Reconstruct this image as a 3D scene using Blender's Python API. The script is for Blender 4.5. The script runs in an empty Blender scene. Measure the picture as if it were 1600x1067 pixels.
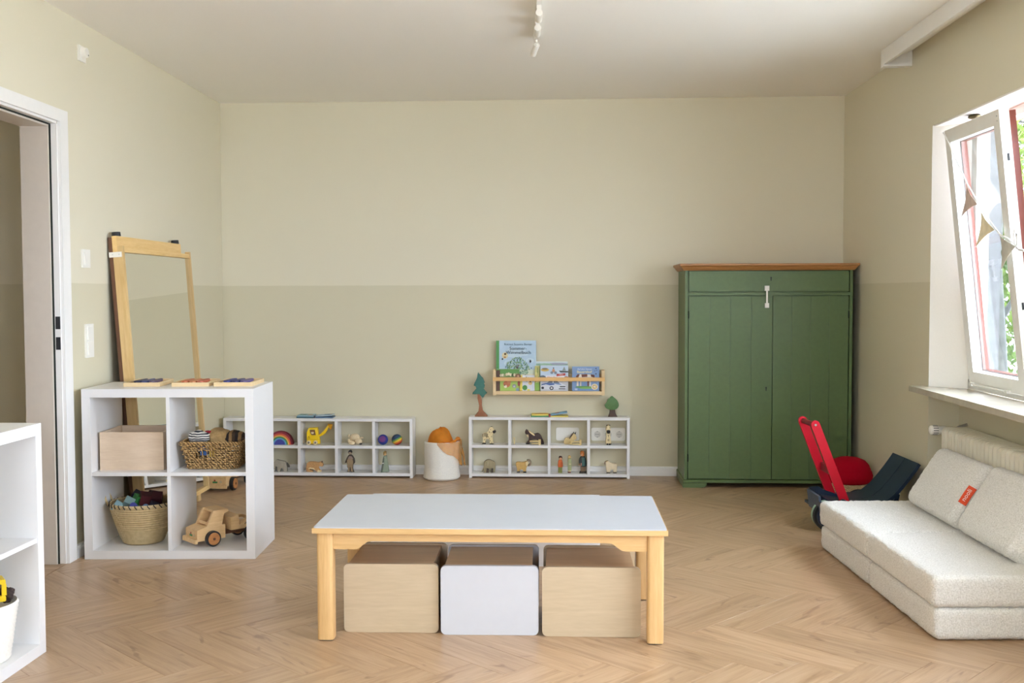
import bpy, bmesh, math, random
from math import sin, cos, pi, atan, radians
from mathutils import Vector, Matrix, noise
random.seed(7)
sc = bpy.context.scene
COL = sc.collection

# ---------------------------------------------------------------- camera, sky, exposure
cam = bpy.data.cameras.new('camera'); cam.sensor_width = 36; cam.lens = 1667.35*36/1600; cam.clip_start = .05
camo = bpy.data.objects.new('camera', cam); COL.objects.link(camo)
camo.location = (0, 0, 1.192)
camo.matrix_world = Matrix.Translation((0, 0, 1.192)) @ Matrix.Rotation(pi/2-.0463, 4, 'X') @ Matrix.Rotation(-.0024, 4, 'Z')
sc.camera = camo
sc.view_settings.view_transform = 'Standard'; sc.view_settings.look = 'None'
sc.view_settings.gamma = 1; sc.view_settings.use_curve_mapping = False
sc.view_settings.exposure = 1.08
SKY = 10.5
w = bpy.data.worlds.new('sky'); sc.world = w; w.use_nodes = True
bg = w.node_tree.nodes['Background']; bg.inputs['Color'].default_value = (.80, .87, 1.06, 1); bg.inputs['Strength'].default_value = SKY
sun = bpy.data.lights.new('sun', 'SUN'); sun.energy = 10; sun.angle = .02; sun.color = (1, .98, .95)
suno = bpy.data.objects.new('sun', sun); COL.objects.link(suno); suno.rotation_euler = (radians(20), radians(-48), 0)
sc.cycles.max_bounces = 14; sc.cycles.diffuse_bounces = 8; sc.cycles.transparent_max_bounces = 16
sc.cycles.caustics_reflective = False; sc.cycles.caustics_refractive = False
sc.cycles.use_denoising = True
sc.cycles.sample_clamp_indirect = 8

# ---------------------------------------------------------------- materials
MATS = {}
def nodes(name):
    m = bpy.data.materials.new(name); m.use_nodes = True
    nt = m.node_tree; b = nt.nodes['Principled BSDF']
    return m, nt, b
def ND(nt, t, **kw):
    n = nt.nodes.new(t)
    for k, v in kw.items():
        if k in n.inputs: n.inputs[k].default_value = v
        else: setattr(n, k, v)
    return n
def ramp(nt, fac, stops):
    r = nt.nodes.new('ShaderNodeValToRGB'); e = r.color_ramp.elements
    while len(e) < len(stops): e.new(.5)
    for i, (p, c) in enumerate(stops): e[i].position = p; e[i].color = (*c, 1)
    nt.links.new(fac, r.inputs['Fac']); return r.outputs['Color']
def bump(nt, b, fac, strength, dist):
    n = ND(nt, 'ShaderNodeBump', Strength=strength, Distance=dist)
    nt.links.new(fac, n.inputs['Height']); nt.links.new(n.outputs['Normal'], b.inputs['Normal'])
def coords(nt, scale=(1, 1, 1), rnd=False):
    t = ND(nt, 'ShaderNodeTexCoord'); mp = ND(nt, 'ShaderNodeMapping'); mp.inputs['Scale'].default_value = scale
    nt.links.new(t.outputs['Object'], mp.inputs['Vector'])
    if rnd:
        oi = ND(nt, 'ShaderNodeObjectInfo'); ml = ND(nt, 'ShaderNodeMath', operation='MULTIPLY'); ml.inputs[1].default_value = 71
        nt.links.new(oi.outputs['Random'], ml.inputs[0]); nt.links.new(ml.outputs[0], mp.inputs['Location'])
    return mp.outputs['Vector']
def C(r, g, b):
    f = lambda v: ((v/255)/12.92 if v/255 <= .04045 else ((v/255+.055)/1.055)**2.4)
    return (f(r), f(g), f(b))
def plain(name, col, rough=.5, var=.06, nscale=30, bmp=0, bd=.002, spec=.5, metal=0):
    if name in MATS: return MATS[name]
    m, nt, b = nodes(name)
    v = coords(nt); n = ND(nt, 'ShaderNodeTexNoise', Scale=nscale, Detail=4.0); nt.links.new(v, n.inputs['Vector'])
    lo = tuple(c*(1-var) for c in col); hi = tuple(min(1, c*(1+var)) for c in col)
    nt.links.new(ramp(nt, n.outputs['Fac'], [(.3, lo), (.7, hi)]), b.inputs['Base Color'])
    b.inputs['Roughness'].default_value = rough; b.inputs['Specular IOR Level'].default_value = spec; b.inputs['Metallic'].default_value = metal
    if bmp: bump(nt, b, n.outputs['Fac'], bmp, bd)
    MATS[name] = m; return m
def wood(name, c1, c2, axis='X', rough=.42, scale=1.0, stretch=14, bmp=.05):
    if name in MATS: return MATS[name]
    m, nt, b = nodes(name)
    s = [stretch*scale]*3; s['XYZ'.index(axis)] = scale*1.2
    v = coords(nt, s); n = ND(nt, 'ShaderNodeTexNoise', Scale=2.2, Detail=5.0, Roughness=.6, Distortion=.7); nt.links.new(v, n.inputs['Vector'])
    n2 = ND(nt, 'ShaderNodeTexNoise', Scale=14.0, Detail=3.0); nt.links.new(v, n2.inputs['Vector'])
    mx = ND(nt, 'ShaderNodeMix', data_type='FLOAT'); mx.inputs[0].default_value = .3
    nt.links.new(n.outputs['Fac'], mx.inputs[2]); nt.links.new(n2.outputs['Fac'], mx.inputs[3])
    nt.links.new(ramp(nt, mx.outputs[0], [(.33, c1), (.67, c2)]), b.inputs['Base Color'])
    b.inputs['Roughness'].default_value = rough
    if bmp: bump(nt, b, mx.outputs[0], bmp, .001)
    MATS[name] = m; return m
def flat(hexc, rough=.5):
    key = 'print_'+hexc
    if key in MATS: return MATS[key]
    c = C(int(hexc[0:2], 16), int(hexc[2:4], 16), int(hexc[4:6], 16)); g = .3*c[0]+.6*c[1]+.1*c[2]
    return plain(key, tuple(v*.84+g*.12 for v in c), rough, .03)

def wall_paint():
    m, nt, b = nodes('two_tone_wall_paint')
    g = ND(nt, 'ShaderNodeNewGeometry'); sx = ND(nt, 'ShaderNodeSeparateXYZ'); nt.links.new(g.outputs['Position'], sx.inputs[0])
    n = ND(nt, 'ShaderNodeTexNoise', Scale=260.0, Detail=3.0); nt.links.new(g.outputs['Position'], n.inputs['Vector'])
    n3 = ND(nt, 'ShaderNodeTexNoise', Scale=9.0, Detail=2.0); nt.links.new(g.outputs['Position'], n3.inputs['Vector'])
    ml = ND(nt, 'ShaderNodeMath', operation='MULTIPLY_ADD'); ml.inputs[1].default_value = .004; ml.inputs[2].default_value = -.002
    nt.links.new(n3.outputs['Fac'], ml.inputs[0])
    ad = ND(nt, 'ShaderNodeMath', operation='ADD'); nt.links.new(sx.outputs['Z'], ad.inputs[0]); nt.links.new(ml.outputs[0], ad.inputs[1])
    gt = ND(nt, 'ShaderNodeMath', operation='GREATER_THAN'); gt.inputs[1].default_value = 1.2367; nt.links.new(ad.outputs[0], gt.inputs[0])
    mx = ND(nt, 'ShaderNodeMix', data_type='RGBA'); nt.links.new(gt.outputs[0], mx.inputs[0])
    mx.inputs[6].default_value = (*WALL_LO, 1); mx.inputs[7].default_value = (*WALL_UP, 1)
    nt.links.new(mx.outputs[2], b.inputs['Base Color']); b.inputs['Roughness'].default_value = .75; b.inputs['Specular IOR Level'].default_value = .3
    bump(nt, b, n.outputs['Fac'], .25, .0015)
    return m
WALL_UP = (.72, .675, .53); WALL_LO = (.635, .592, .438)
M_WALL = wall_paint()
M_CEIL = plain('ceiling_paint', (.90, .885, .84), .8, .01, 200, .2, .001, .2)
M_REV = plain('window_reveal_plaster', (.86, .84, .79), .8, .01, 120, .2, .001, .2)
M_TRIM = plain('white_trim_lacquer', (.83, .82, .80), .35, .01)
M_TRIM2 = plain('cream_trim_lacquer', (.62, .55, .47), .4, .02)
M_WHITE = plain('white_shelf_foil', (.765, .76, .76), .38, .012, 8)
M_WHITEP = plain('white_plastic', (.82, .80, .74), .35, .01)
M_BLACK = plain('black_rubber', (.015, .016, .018), .5, .1)
M_DARK = plain('dark_gap', (.012, .018, .012), .8, .1)
M_STEEL = plain('brushed_steel', (.6, .6, .6), .3, .03, metal=1)
M_BEECH = wood('beech_wood', C(198, 157, 100), C(220, 182, 128), 'Z', .38)
M_BEECHX = wood('beech_wood_crosswise', C(198, 158, 102), C(220, 184, 130), 'X', .38)
M_BIRCH = wood('birch_plywood', C(180, 161, 132), C(198, 179, 150), 'X', .42, .8, 9)
M_PALE = wood('pale_birch_wood', C(214, 190, 164), C(232, 212, 188), 'X', .5, 1.4, 10)
M_PINE = wood('pine_wood', C(214, 186, 138), C(230, 204, 160), 'X', .45)
M_PINEZ = wood('pine_wood_upright', C(204, 168, 108), C(222, 190, 136), 'Z', .45)
M_MAPLE = wood('maple_toy_wood', C(206, 168, 118), C(226, 192, 142), 'X', .5, 3)
M_WHEELW = wood('oiled_wheel_wood', C(170, 112, 62), C(196, 138, 82), 'X', .5, 3)
M_OAK = wood('oak_cornice_wood', C(148, 98, 52), C(186, 134, 80), 'X', .4)
M_BROWNW = wood('brown_stained_wood', C(84, 54, 34), C(112, 74, 48), 'Z', .5)
M_GREEN = plain('green_cabinet_paint', (.088, .142, .044), .42, .05, 40, .04, .001)
M_GREEN2 = plain('green_cabinet_paint_panel', (.085, .138, .043), .42, .05, 40, .04, .001)
M_LIME = plain('limestone_sill', C(186, 177, 160), .22, .09, 12)
M_RAD = plain('cream_radiator_enamel', C(238, 232, 214), .3, .02)
M_SASH = plain('white_window_paint', (.82, .81, .77), .3, .03, 14)
M_REDBR = plain('red_brown_window_paint', C(128, 60, 46), .45, .06)
M_RED = plain('red_lacquer_wood', C(196, 12, 40), .35, .05)
M_REDD = plain('dark_red_lacquer_wood', C(126, 14, 34), .35, .05)
M_REDF = plain('red_felt', C(170, 6, 34), .95, .15, 400, .3, .001, .1)
M_NAVY = plain('navy_lacquer_wood', C(30, 46, 68), .38, .08)
M_NAVYE = plain('paler_navy_lacquer', C(70, 84, 104), .45, .1)  # paler navy for the front board of the cart
M_MINT = plain('mint_green_paint', C(168, 200, 176), .5, .03)
M_ROPE = plain('white_cotton_rope', (.80, .77, .70), .9, .06, 160, .4, .001, .1)
def boucle():
    m, nt, b = nodes('cream_boucle_fabric')
    v = coords(nt); n = ND(nt, 'ShaderNodeTexNoise', Scale=190.0, Detail=3.0); nt.links.new(v, n.inputs['Vector'])
    vo = ND(nt, 'ShaderNodeTexVoronoi', Scale=230.0); nt.links.new(v, vo.inputs['Vector'])
    nt.links.new(ramp(nt, n.outputs['Fac'], [(.3, (.58, .56, .51)), (.62, (.77, .75, .71))]), b.inputs['Base Color'])
    b.inputs['Roughness'].default_value = 1; b.inputs['Specular IOR Level'].default_value = .05
    b.inputs['Sheen Weight'].default_value = .25
    bump(nt, b, vo.outputs['Distance'], .5, .003)
    return m
M_BOUCLE = boucle()
def weave(name, c1, c2, sc_=130, bd=.004):
    m, nt, b = nodes(name)
    v = coords(nt); wv = ND(nt, 'ShaderNodeTexWave', Scale=sc_, Distortion=5.0, Detail=3.0); wv.bands_direction = 'DIAGONAL'; nt.links.new(v, wv.inputs['Vector'])
    n = ND(nt, 'ShaderNodeTexNoise', Scale=70.0, Detail=3.0); nt.links.new(v, n.inputs['Vector'])
    mx = ND(nt, 'ShaderNodeMix', data_type='FLOAT'); mx.inputs[0].default_value = .5
    nt.links.new(wv.outputs['Fac'], mx.inputs[2]); nt.links.new(n.outputs['Fac'], mx.inputs[3])
    nt.links.new(ramp(nt, mx.outputs[0], [(.25, c1), (.7, c2)]), b.inputs['Base Color'])
    b.inputs['Roughness'].default_value = .8; bump(nt, b, mx.outputs[0], .6, bd)
    return m
M_STRAW = weave('plaited_palm_leaf', C(172, 146, 98), C(232, 212, 168))
M_STRAW2 = weave('speckled_straw_plait', C(130, 90, 50), C(226, 204, 160), 90)
M_WICK = weave('brown_wicker', C(92, 64, 32), C(196, 160, 104), 40, .002)
def glass():
    m, nt, b = nodes('window_glass'); nt.nodes.remove(b)
    out = nt.nodes['Material Output']; tr = ND(nt, 'ShaderNodeBsdfTransparent'); gl = ND(nt, 'ShaderNodeBsdfGlossy', Roughness=.0)
    mx = ND(nt, 'ShaderNodeMixShader'); g = ND(nt, 'ShaderNodeNewGeometry'); dt = ND(nt, 'ShaderNodeVectorMath', operation='DOT_PRODUCT')
    nt.links.new(g.outputs['Incoming'], dt.inputs[0]); nt.links.new(g.outputs['Normal'], dt.inputs[1])
    fac = dt.outputs['Value']        # Schlick reflectance of a thin pane, the same from both sides
    for op, v1 in (('ABSOLUTE', None), ('SUBTRACT', 'r'), ('POWER', 5.0), ('MULTIPLY', .94), ('ADD', .03)):
        q = ND(nt, 'ShaderNodeMath', operation=op)
        if v1 == 'r': q.inputs[0].default_value = 1; nt.links.new(fac, q.inputs[1])
        else:
            nt.links.new(fac, q.inputs[0])
            if v1 is not None: q.inputs[1].default_value = v1
        fac = q.outputs[0]
    tr.inputs['Color'].default_value = (.95, .97, .96, 1)
    nt.links.new(fac, mx.inputs[0]); nt.links.new(tr.outputs[0], mx.inputs[1]); nt.links.new(gl.outputs[0], mx.inputs[2])
    nt.links.new(mx.outputs[0], out.inputs['Surface']); return m
M_GLASS = glass()
def mirror():
    m, nt, b = nodes('mirror_silver'); b.inputs['Metallic'].default_value = 1; b.inputs['Roughness'].default_value = .015
    b.inputs['Base Color'].default_value = (.90, .90, .84, 1)
    v = coords(nt); n = ND(nt, 'ShaderNodeTexNoise', Scale=3.0); nt.links.new(v, n.inputs['Vector']); bump(nt, b, n.outputs['Fac'], .008, .002)
    return m
M_MIRROR = mirror()
def sheer(name, col, alpha, through=.35):
    m, nt, b = nodes(name); out = nt.nodes['Material Output']
    v = coords(nt); n = ND(nt, 'ShaderNodeTexNoise', Scale=35.0, Detail=3.0); nt.links.new(v, n.inputs['Vector'])
    nt.links.new(ramp(nt, n.outputs['Fac'], [(.3, tuple(c*.8 for c in col)), (.7, col)]), b.inputs['Base Color'])
    b.inputs['Roughness'].default_value = .8
    tl = ND(nt, 'ShaderNodeBsdfTranslucent'); tl.inputs['Color'].default_value = (*col, 1)
    tr = ND(nt, 'ShaderNodeBsdfTransparent'); a = ND(nt, 'ShaderNodeMixShader'); a.inputs[0].default_value = through
    c = ND(nt, 'ShaderNodeMixShader'); c.inputs[0].default_value = alpha
    nt.links.new(b.outputs[0], a.inputs[1]); nt.links.new(tl.outputs[0], a.inputs[2])
    nt.links.new(tr.outputs[0], c.inputs[1]); nt.links.new(a.outputs[0], c.inputs[2]); nt.links.new(c.outputs[0], out.inputs['Surface'])
    return m
M_TULLE = sheer('orange_tulle', C(244, 170, 62), .5)
M_TULLE2 = sheer('orange_tulle_bundled', C(236, 150, 40), .9)
M_LEAF = sheer('leaf_painted_sunlit', (.09, .135, .016), .98)  # sun and shade put into two leaf colours, mixed at random
M_LEAF2 = sheer('leaf_painted_shaded', (.05, .085, .012), .98)
def oak_floor():
    m, nt, b = nodes('oak_herringbone_plank')
    oi = ND(nt, 'ShaderNodeObjectInfo')
    v = coords(nt, (1.1, 16, 16), True)
    n = ND(nt, 'ShaderNodeTexNoise', Scale=2.4, Detail=6.0, Roughness=.62, Distortion=.9); nt.links.new(v, n.inputs['Vector'])
    v2 = coords(nt, (2.2, 7, 7), True); k = ND(nt, 'ShaderNodeTexNoise', Scale=2.0, Detail=2.0, Distortion=1.4); nt.links.new(v2, k.inputs['Vector'])
    grain = ramp(nt, n.outputs['Fac'], [(.28, FL1), (.5, FL2), (.72, FL3)])
    dark = ramp(nt, k.outputs['Fac'], [(.27, (.58, .51, .46)), (.36, (1, 1, 1))])
    hs = ND(nt, 'ShaderNodeHueSaturation')
    mr = ND(nt, 'ShaderNodeMapRange'); mr.inputs[3].default_value = .92; mr.inputs[4].default_value = 1.07
    nt.links.new(oi.outputs['Random'], mr.inputs[0]); nt.links.new(mr.outputs[0], hs.inputs['Value'])
    mx = ND(nt, 'ShaderNodeMix', data_type='RGBA', blend_type='MULTIPLY'); mx.inputs[0].default_value = .8
    nt.links.new(grain, mx.inputs[6]); nt.links.new(dark, mx.inputs[7]); nt.links.new(mx.outputs[2], hs.inputs['Color'])
    nt.links.new(hs.outputs['Color'], b.inputs['Base Color'])
    b.inputs['Roughness'].default_value = .35; b.inputs['Specular IOR Level'].default_value = .75
    bump(nt, b, n.outputs['Fac'], .12, .0012)
    return m
FL1 = C(152, 121, 88); FL2 = C(176, 145, 112); FL3 = C(190, 162, 131)
M_FLOOR = oak_floor()

# ---------------------------------------------------------------- helpers
def tag(o, label=None, cat=None, group=None, kind=None):
    if label: o['label'] = label
    if cat: o['category'] = cat
    if group: o['group'] = group
    if kind: o['kind'] = kind
    return o
def empty(name, loc=(0, 0, 0), rz=0, label=None, cat=None, group=None, kind=None, parent=None):
    o = bpy.data.objects.new(name, None); COL.objects.link(o); o.location = loc; o.rotation_euler = (0, 0, rz); o.empty_display_size = .05
    if parent: o.parent = parent
    return tag(o, label, cat, group, kind)
def obj(name, bm, mat, parent=None, loc=(0, 0, 0), rot=(0, 0, 0), smooth=0, kind=None, label=None):
    bmesh.ops.recalc_face_normals(bm, faces=bm.faces)
    me = bpy.data.meshes.new(name); bm.to_mesh(me); bm.free()
    for mt in (mat if isinstance(mat, (list, tuple)) else [mat]): me.materials.append(mt)
    if smooth:
        for p in me.polygons: p.use_smooth = True
        try: me.set_sharp_from_angle(angle=radians(smooth))
        except Exception: pass
    o = bpy.data.objects.new(name, me); COL.objects.link(o); o.location = loc; o.rotation_euler = rot
    if parent: o.parent = parent
    if kind: o['kind'] = kind
    if label: o['label'] = label
    return o
def NB(): return bmesh.new()
def box(bm, x0, x1, y0, y1, z0, z1, mi=0, M=None):
    vs = [bm.verts.new((x, y, z)) for x in (x0, x1) for y in (y0, y1) for z in (z0, z1)]
    for q in ((0, 1, 3, 2), (4, 6, 7, 5), (0, 4, 5, 1), (2, 3, 7, 6), (0, 2, 6, 4), (1, 5, 7, 3)):
        bm.faces.new([vs[i] for i in q]).material_index = mi
    if M: bmesh.ops.transform(bm, matrix=M, verts=vs)
    return bm
def BX(*a, **k): return box(NB(), *a, **k)
def bev(bm, off, seg=2, ang=30):
    es = [e for e in bm.edges if len(e.link_faces) == 2 and e.calc_face_angle(0) > radians(ang)]
    bmesh.ops.bevel(bm, geom=es, offset=off, segments=seg, profile=.5, affect='EDGES', clamp_overlap=True)
    return bm
def RB(x0, x1, y0, y1, z0, z1, r=.003, seg=2): return bev(BX(x0, x1, y0, y1, z0, z1), r, seg)
def prism(bm, pts, a, b, axis='Y', mi=0, M=None):
    """polygon pts (u,v) extruded from a to b along axis; u,v are the two other axes in order"""
    def P(u, v, t): return {'Y': (u, t, v), 'X': (t, u, v), 'Z': (u, v, t)}[axis]
    f = [bm.verts.new(P(u, v, a)) for u, v in pts]; g = [bm.verts.new(P(u, v, b)) for u, v in pts]
    bm.faces.new(f).material_index = mi; bm.faces.new(g[::-1]).material_index = mi
    n = len(pts)
    for i in range(n): bm.faces.new([f[i], g[i], g[(i+1) % n], f[(i+1) % n]]).material_index = mi
    if M: bmesh.ops.transform(bm, matrix=M, verts=f+g)
    return bm
def PR(*a, **k): return prism(NB(), *a, **k)
def cyl(bm, p0, p1, r0, r1=None, n=20, mi=0):
    r1 = r0 if r1 is None else r1
    p0 = Vector(p0); p1 = Vector(p1); d = (p1-p0).normalized(); q = d.to_track_quat('Z', 'Y')
    A = []; B = []
    for i in range(n):
        a = 2*pi*i/n; e = q @ Vector((cos(a), sin(a), 0)); A.append(bm.verts.new(p0+e*r0)); B.append(bm.verts.new(p1+e*r1))
    bm.faces.new(A[::-1]).material_index = mi; bm.faces.new(B).material_index = mi
    for i in range(n): bm.faces.new([A[i], A[(i+1) % n], B[(i+1) % n], B[i]]).material_index = mi
    return bm
def CY(*a, **k): return cyl(NB(), *a, **k)
def lathe(bm, prof, n=40, cx=0, cy=0, cap=True, mi=0):
    rings = [[bm.verts.new((cx+r*cos(2*pi*i/n), cy+r*sin(2*pi*i/n), z)) for i in range(n)] for r, z in prof]
    for a, b in zip(rings, rings[1:]):
        for i in range(n): bm.faces.new([a[i], a[(i+1) % n], b[(i+1) % n], b[i]]).material_index = mi
    if cap: bm.faces.new(rings[0][::-1]).material_index = mi; bm.faces.new(rings[-1]).material_index = mi
    return bm
def LA(*a, **k): return lathe(NB(), *a, **k)
def tube(bm, pts, r, n=8, closed=False, mi=0):
    pts = [Vector(p) for p in pts]; N = len(pts); rings = []
    for i, p in enumerate(pts):
        a = pts[(i-1) % N] if closed or i else pts[0]; b = pts[(i+1) % N] if closed or i < N-1 else pts[-1]
        d = (b-a).normalized(); up = Vector((0, 0, 1)) if abs(d.z) < .95 else Vector((1, 0, 0))
        s = d.cross(up).normalized(); t = s.cross(d)
        rr = r[i] if isinstance(r, (list, tuple)) else r
        rings.append([bm.verts.new(p+s*cos(2*pi*k/n)*rr+t*sin(2*pi*k/n)*rr) for k in range(n)])
    for i in range(N if closed else N-1):
        a = rings[i]; b = rings[(i+1) % N]
        for k in range(n): bm.faces.new([a[k], a[(k+1) % n], b[(k+1) % n], b[k]]).material_index = mi
    if not closed: bm.faces.new(rings[0][::-1]).material_index = mi; bm.faces.new(rings[-1]).material_index = mi
    return bm
def TB(*a, **k): return tube(NB(), *a, **k)
def ball(bm, c, r, sx=1, sy=1, sz=1, seg=16, mi=0, M=None):
    r_ = bmesh.ops.create_uvsphere(bm, u_segments=seg, v_segments=max(6, seg//2), radius=r)
    vs = r_['verts']; bmesh.ops.scale(bm, vec=(sx, sy, sz), verts=vs)
    if M: bmesh.ops.transform(bm, matrix=M, verts=vs)
    bmesh.ops.translate(bm, vec=c, verts=vs)
    fs = set(f for v in vs for f in v.link_faces)
    for f in fs: f.material_index = mi
    return bm
def BA(*a, **k): return ball(NB(), *a, **k)
def smoothpoly(pts, k=4):
    n = len(pts); out = []
    for i in range(n):
        p0, p1, p2, p3 = pts[i-1], pts[i], pts[(i+1) % n], pts[(i+2) % n]
        for j in range(k):
            t = j/k
            out.append(tuple(.5*((2*p1[a])+(-p0[a]+p2[a])*t+(2*p0[a]-5*p1[a]+4*p2[a]-p3[a])*t*t+(-p0[a]+3*p1[a]-3*p2[a]+p3[a])*t**3) for a in (0, 1)))
    return out
def rrect(x0, x1, z0, z1, r, n=5):
    out = []
    for cx, cz, a0 in ((x1-r, z1-r, 0), (x0+r, z1-r, 90), (x0+r, z0+r, 180), (x1-r, z0+r, 270)):
        for i in range(n+1):
            a = radians(a0+90*i/n); out.append((cx+r*cos(a), cz+r*sin(a)))
    return out
def circ(cx, cz, r, n=14, sz=1, a0=0, a1=360):
    m = n if a1-a0 >= 360 else n+1
    return [(cx+r*cos(radians(a0+(a1-a0)*i/n)), cz+r*sz*sin(radians(a0+(a1-a0)*i/n))) for i in range(m)]
def prints(parent, items, y=0.0, name='cover_print', th=.0004, loc=(0, 0, 0), rot=(0, 0, 0)):
    """flat coloured shapes (one printed picture), each a hair thick, facing -Y; later ones lie on earlier ones"""
    bm = NB(); mats = []; idx = {}
    for i, (pts, hx) in enumerate(items):
        if hx not in idx: idx[hx] = len(mats); mats.append(flat(hx))
        t = y-th-i*.00004
        prism(bm, pts, y+.0002, t, 'Y', idx[hx])
    return obj(name, bm, mats, parent, loc, rot)
def text(body, size, mat, parent, loc, rot=(pi/2, 0, 0), name='lettering', align='CENTER', sx=1.0, bold=0):
    cu = bpy.data.curves.new(name, 'FONT'); cu.body = body; cu.size = size; cu.align_x = align; cu.extrude = .0002; cu.offset = bold; cu.resolution_u = 2
    t = bpy.data.objects.new('t', cu); COL.objects.link(t)
    me = bpy.data.meshes.new_from_object(t.evaluated_get(bpy.context.evaluated_depsgraph_get()))
    bpy.data.objects.remove(t); bpy.data.curves.remove(cu)
    me.materials.clear(); me.materials.append(mat)
    o = bpy.data.objects.new(name, me); COL.objects.link(o); o.parent = parent; o.location = loc; o.rotation_euler = rot; o.scale = (sx, 1, 1)
    return o
def dup(root, loc, rz, label=None, group=None):
    def cp(o, par):
        c = o.copy(); COL.objects.link(c)
        if par: c.parent = par
        for ch in list(o.children): cp(ch, c)
        return c
    r = cp(root, None); r.location = loc; r.rotation_euler = (0, 0, rz)
    if label: r['label'] = label
    if group: r['group'] = group
    return r
def soft(dx, dy, dz, r, cell, amp, ns, seed, puff=0):
    """a soft cushion block centred in x,y with its base on z=0, nubby surface"""
    nx, ny, nz = max(2, round(dx/cell)), max(2, round(dy/cell)), max(2, round(dz/cell))
    bm = NB(); vd = {}
    def V(i, j, k):
        if (i, j, k) in vd: return vd[(i, j, k)]
        p = Vector((-dx/2+dx*i/nx, -dy/2+dy*j/ny, -dz/2+dz*k/nz))
        h = Vector((dx/2-r, dy/2-r, dz/2-r)); q = Vector([max(-h[a], min(h[a], p[a])) for a in range(3)])
        d = (p-q); d = d.normalized() if d.length > 1e-9 else Vector((0, 0, 1))
        p2 = q+d*r
        if puff:
            e = max(0, 1-(2*p.x/dx)**2)*max(0, 1-(2*p.y/dy)**2); p2.z += (1 if p.z > 0 else -1)*puff*e*(abs(p.z)/(dz/2))
        nn = noise.noise(p2*ns+Vector((seed*7.3, seed, 0)))+.6*noise.noise(p2*ns*2.3+Vector((0, seed*3, 5)))
        p2 += d*amp*nn
        p2.z += dz/2
        vd[(i, j, k)] = bm.verts.new(p2); return vd[(i, j, k)]
    for i in range(nx):
        for j in range(ny):
            bm.faces.new([V(i, j, 0), V(i, j+1, 0), V(i+1, j+1, 0), V(i+1, j, 0)]); bm.faces.new([V(i, j, nz), V(i+1, j, nz), V(i+1, j+1, nz), V(i, j+1, nz)])
        for k in range(nz):
            bm.faces.new([V(i, 0, k), V(i+1, 0, k), V(i+1, 0, k+1), V(i, 0, k+1)]); bm.faces.new([V(i, ny, k), V(i, ny, k+1), V(i+1, ny, k+1), V(i+1, ny, k)])
    for j in range(ny):
        for k in range(nz):
            bm.faces.new([V(0, j, k), V(0, j, k+1), V(0, j+1, k+1), V(0, j+1, k)]); bm.faces.new([V(nx, j, k), V(nx, j+1, k), V(nx, j+1, k+1), V(nx, j, k+1)])
    return bm
# ---------------------------------------------------------------- room
RA = -atan(.0411); LA_ = -atan(.0276); BA_ = -atan(.0537)
RLOC = (1.8289, 0, 0); LLOC = (-2.0969, 0, 0); BLOC = (0, 6.928, 0)
MR = Matrix.Translation(RLOC) @ Matrix.Rotation(RA, 4, 'Z')
CEIL = 2.426
def xl(y): return -1.9313+.0276*(y-6)
def xr(y): return 2.0755+.0411*(y-6)
# daylight portals over the two window openings
for nm, t, wd in (('window_portal', 4.43, 1.56), ('window_portal', 1.55, 2.7)):
    l = bpy.data.lights.new(nm, 'AREA'); l.shape = 'RECTANGLE'; l.size = 1.27; l.size_y = wd; l.cycles.is_portal = True
    o = bpy.data.objects.new(nm, l); COL.objects.link(o)
    o.matrix_world = MR @ Matrix.Translation((.33, t, 1.37)) @ Matrix.Rotation(pi/2, 4, 'Y')

l = bpy.data.lights.new('window_portal', 'AREA'); l.shape = 'RECTANGLE'; l.size = .4; l.size_y = .4; l.cycles.is_portal = True
o = bpy.data.objects.new('window_portal', l); COL.objects.link(o); o.location = (-4.44, 3.2, 1.4); o.rotation_euler = (0, -pi/2, 0)  # portal of the added hall opening
def struct(name, bm, mat, loc=(0, 0, 0), rz=0, parent=None):
    return obj(name, bm, mat, parent, loc, (0, 0, rz), kind='structure')
# floor: sub-floor plus a herringbone of single planks
floor = struct('floor', BX(-2.15, 2.2, -1.3, 7.1, -.1, -.0125), plain('sub_floor', C(96, 70, 46), .8))
PL, PW, G = .571, .1495, .0005
def clip(poly, nx, ny, c):
    out = []
    for i in range(len(poly)):
        a = poly[i]; b = poly[(i+1) % len(poly)]; da = nx*a[0]+ny*a[1]-c; db = nx*b[0]+ny*b[1]-c
        if da <= 0: out.append(a)
        if da*db < 0: t = da/(da-db); out.append((a[0]+(b[0]-a[0])*t, a[1]+(b[1]-a[1])*t))
    return out
EDGES = [(.0537, 1, 6.924), (0, -1, 1.19), (1, -.0411, 2.0755-.0411*6-.004), (-1, .0276, 1.9313+.0276*6-.004)]
def plankbm(bm, pts, z0=-.012, z1=0.0, b=.0003):
    ar = sum(pts[i][0]*pts[(i+1) % len(pts)][1]-pts[(i+1) % len(pts)][0]*pts[i][1] for i in range(len(pts)))
    if ar < 0: pts = pts[::-1]
    cx = sum(p[0] for p in pts)/len(pts); cy = sum(p[1] for p in pts)/len(pts)
    ins = []
    n = len(pts)
    for i in range(n):
        p = Vector(pts[i]); d1 = (p-Vector(pts[i-1])).normalized(); d2 = (Vector(pts[(i+1) % n])-p).normalized()
        n1 = Vector((-d1.y, d1.x)); n2 = Vector((-d2.y, d2.x)); m = (n1+n2); m = m/max(.3, 1+n1.dot(n2)); ins.append(p+m*b)
    A = [bm.verts.new((p[0], p[1], z0)) for p in pts]; B = [bm.verts.new((p[0], p[1], z1-b*.7)) for p in pts]; T = [bm.verts.new((p[0], p[1], z1)) for p in ins]
    bm.faces.new(T)
    for i in range(n):
        j = (i+1) % n
        bm.faces.new([A[i], A[j], B[j], B[i]]); bm.faces.new([B[i], B[j], T[j], T[i]])
full_me = None
X0, Y0 = .713+.2115*0, 3.381
S2 = math.sqrt(.5); NEAR = NB(); cnt = 0
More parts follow.
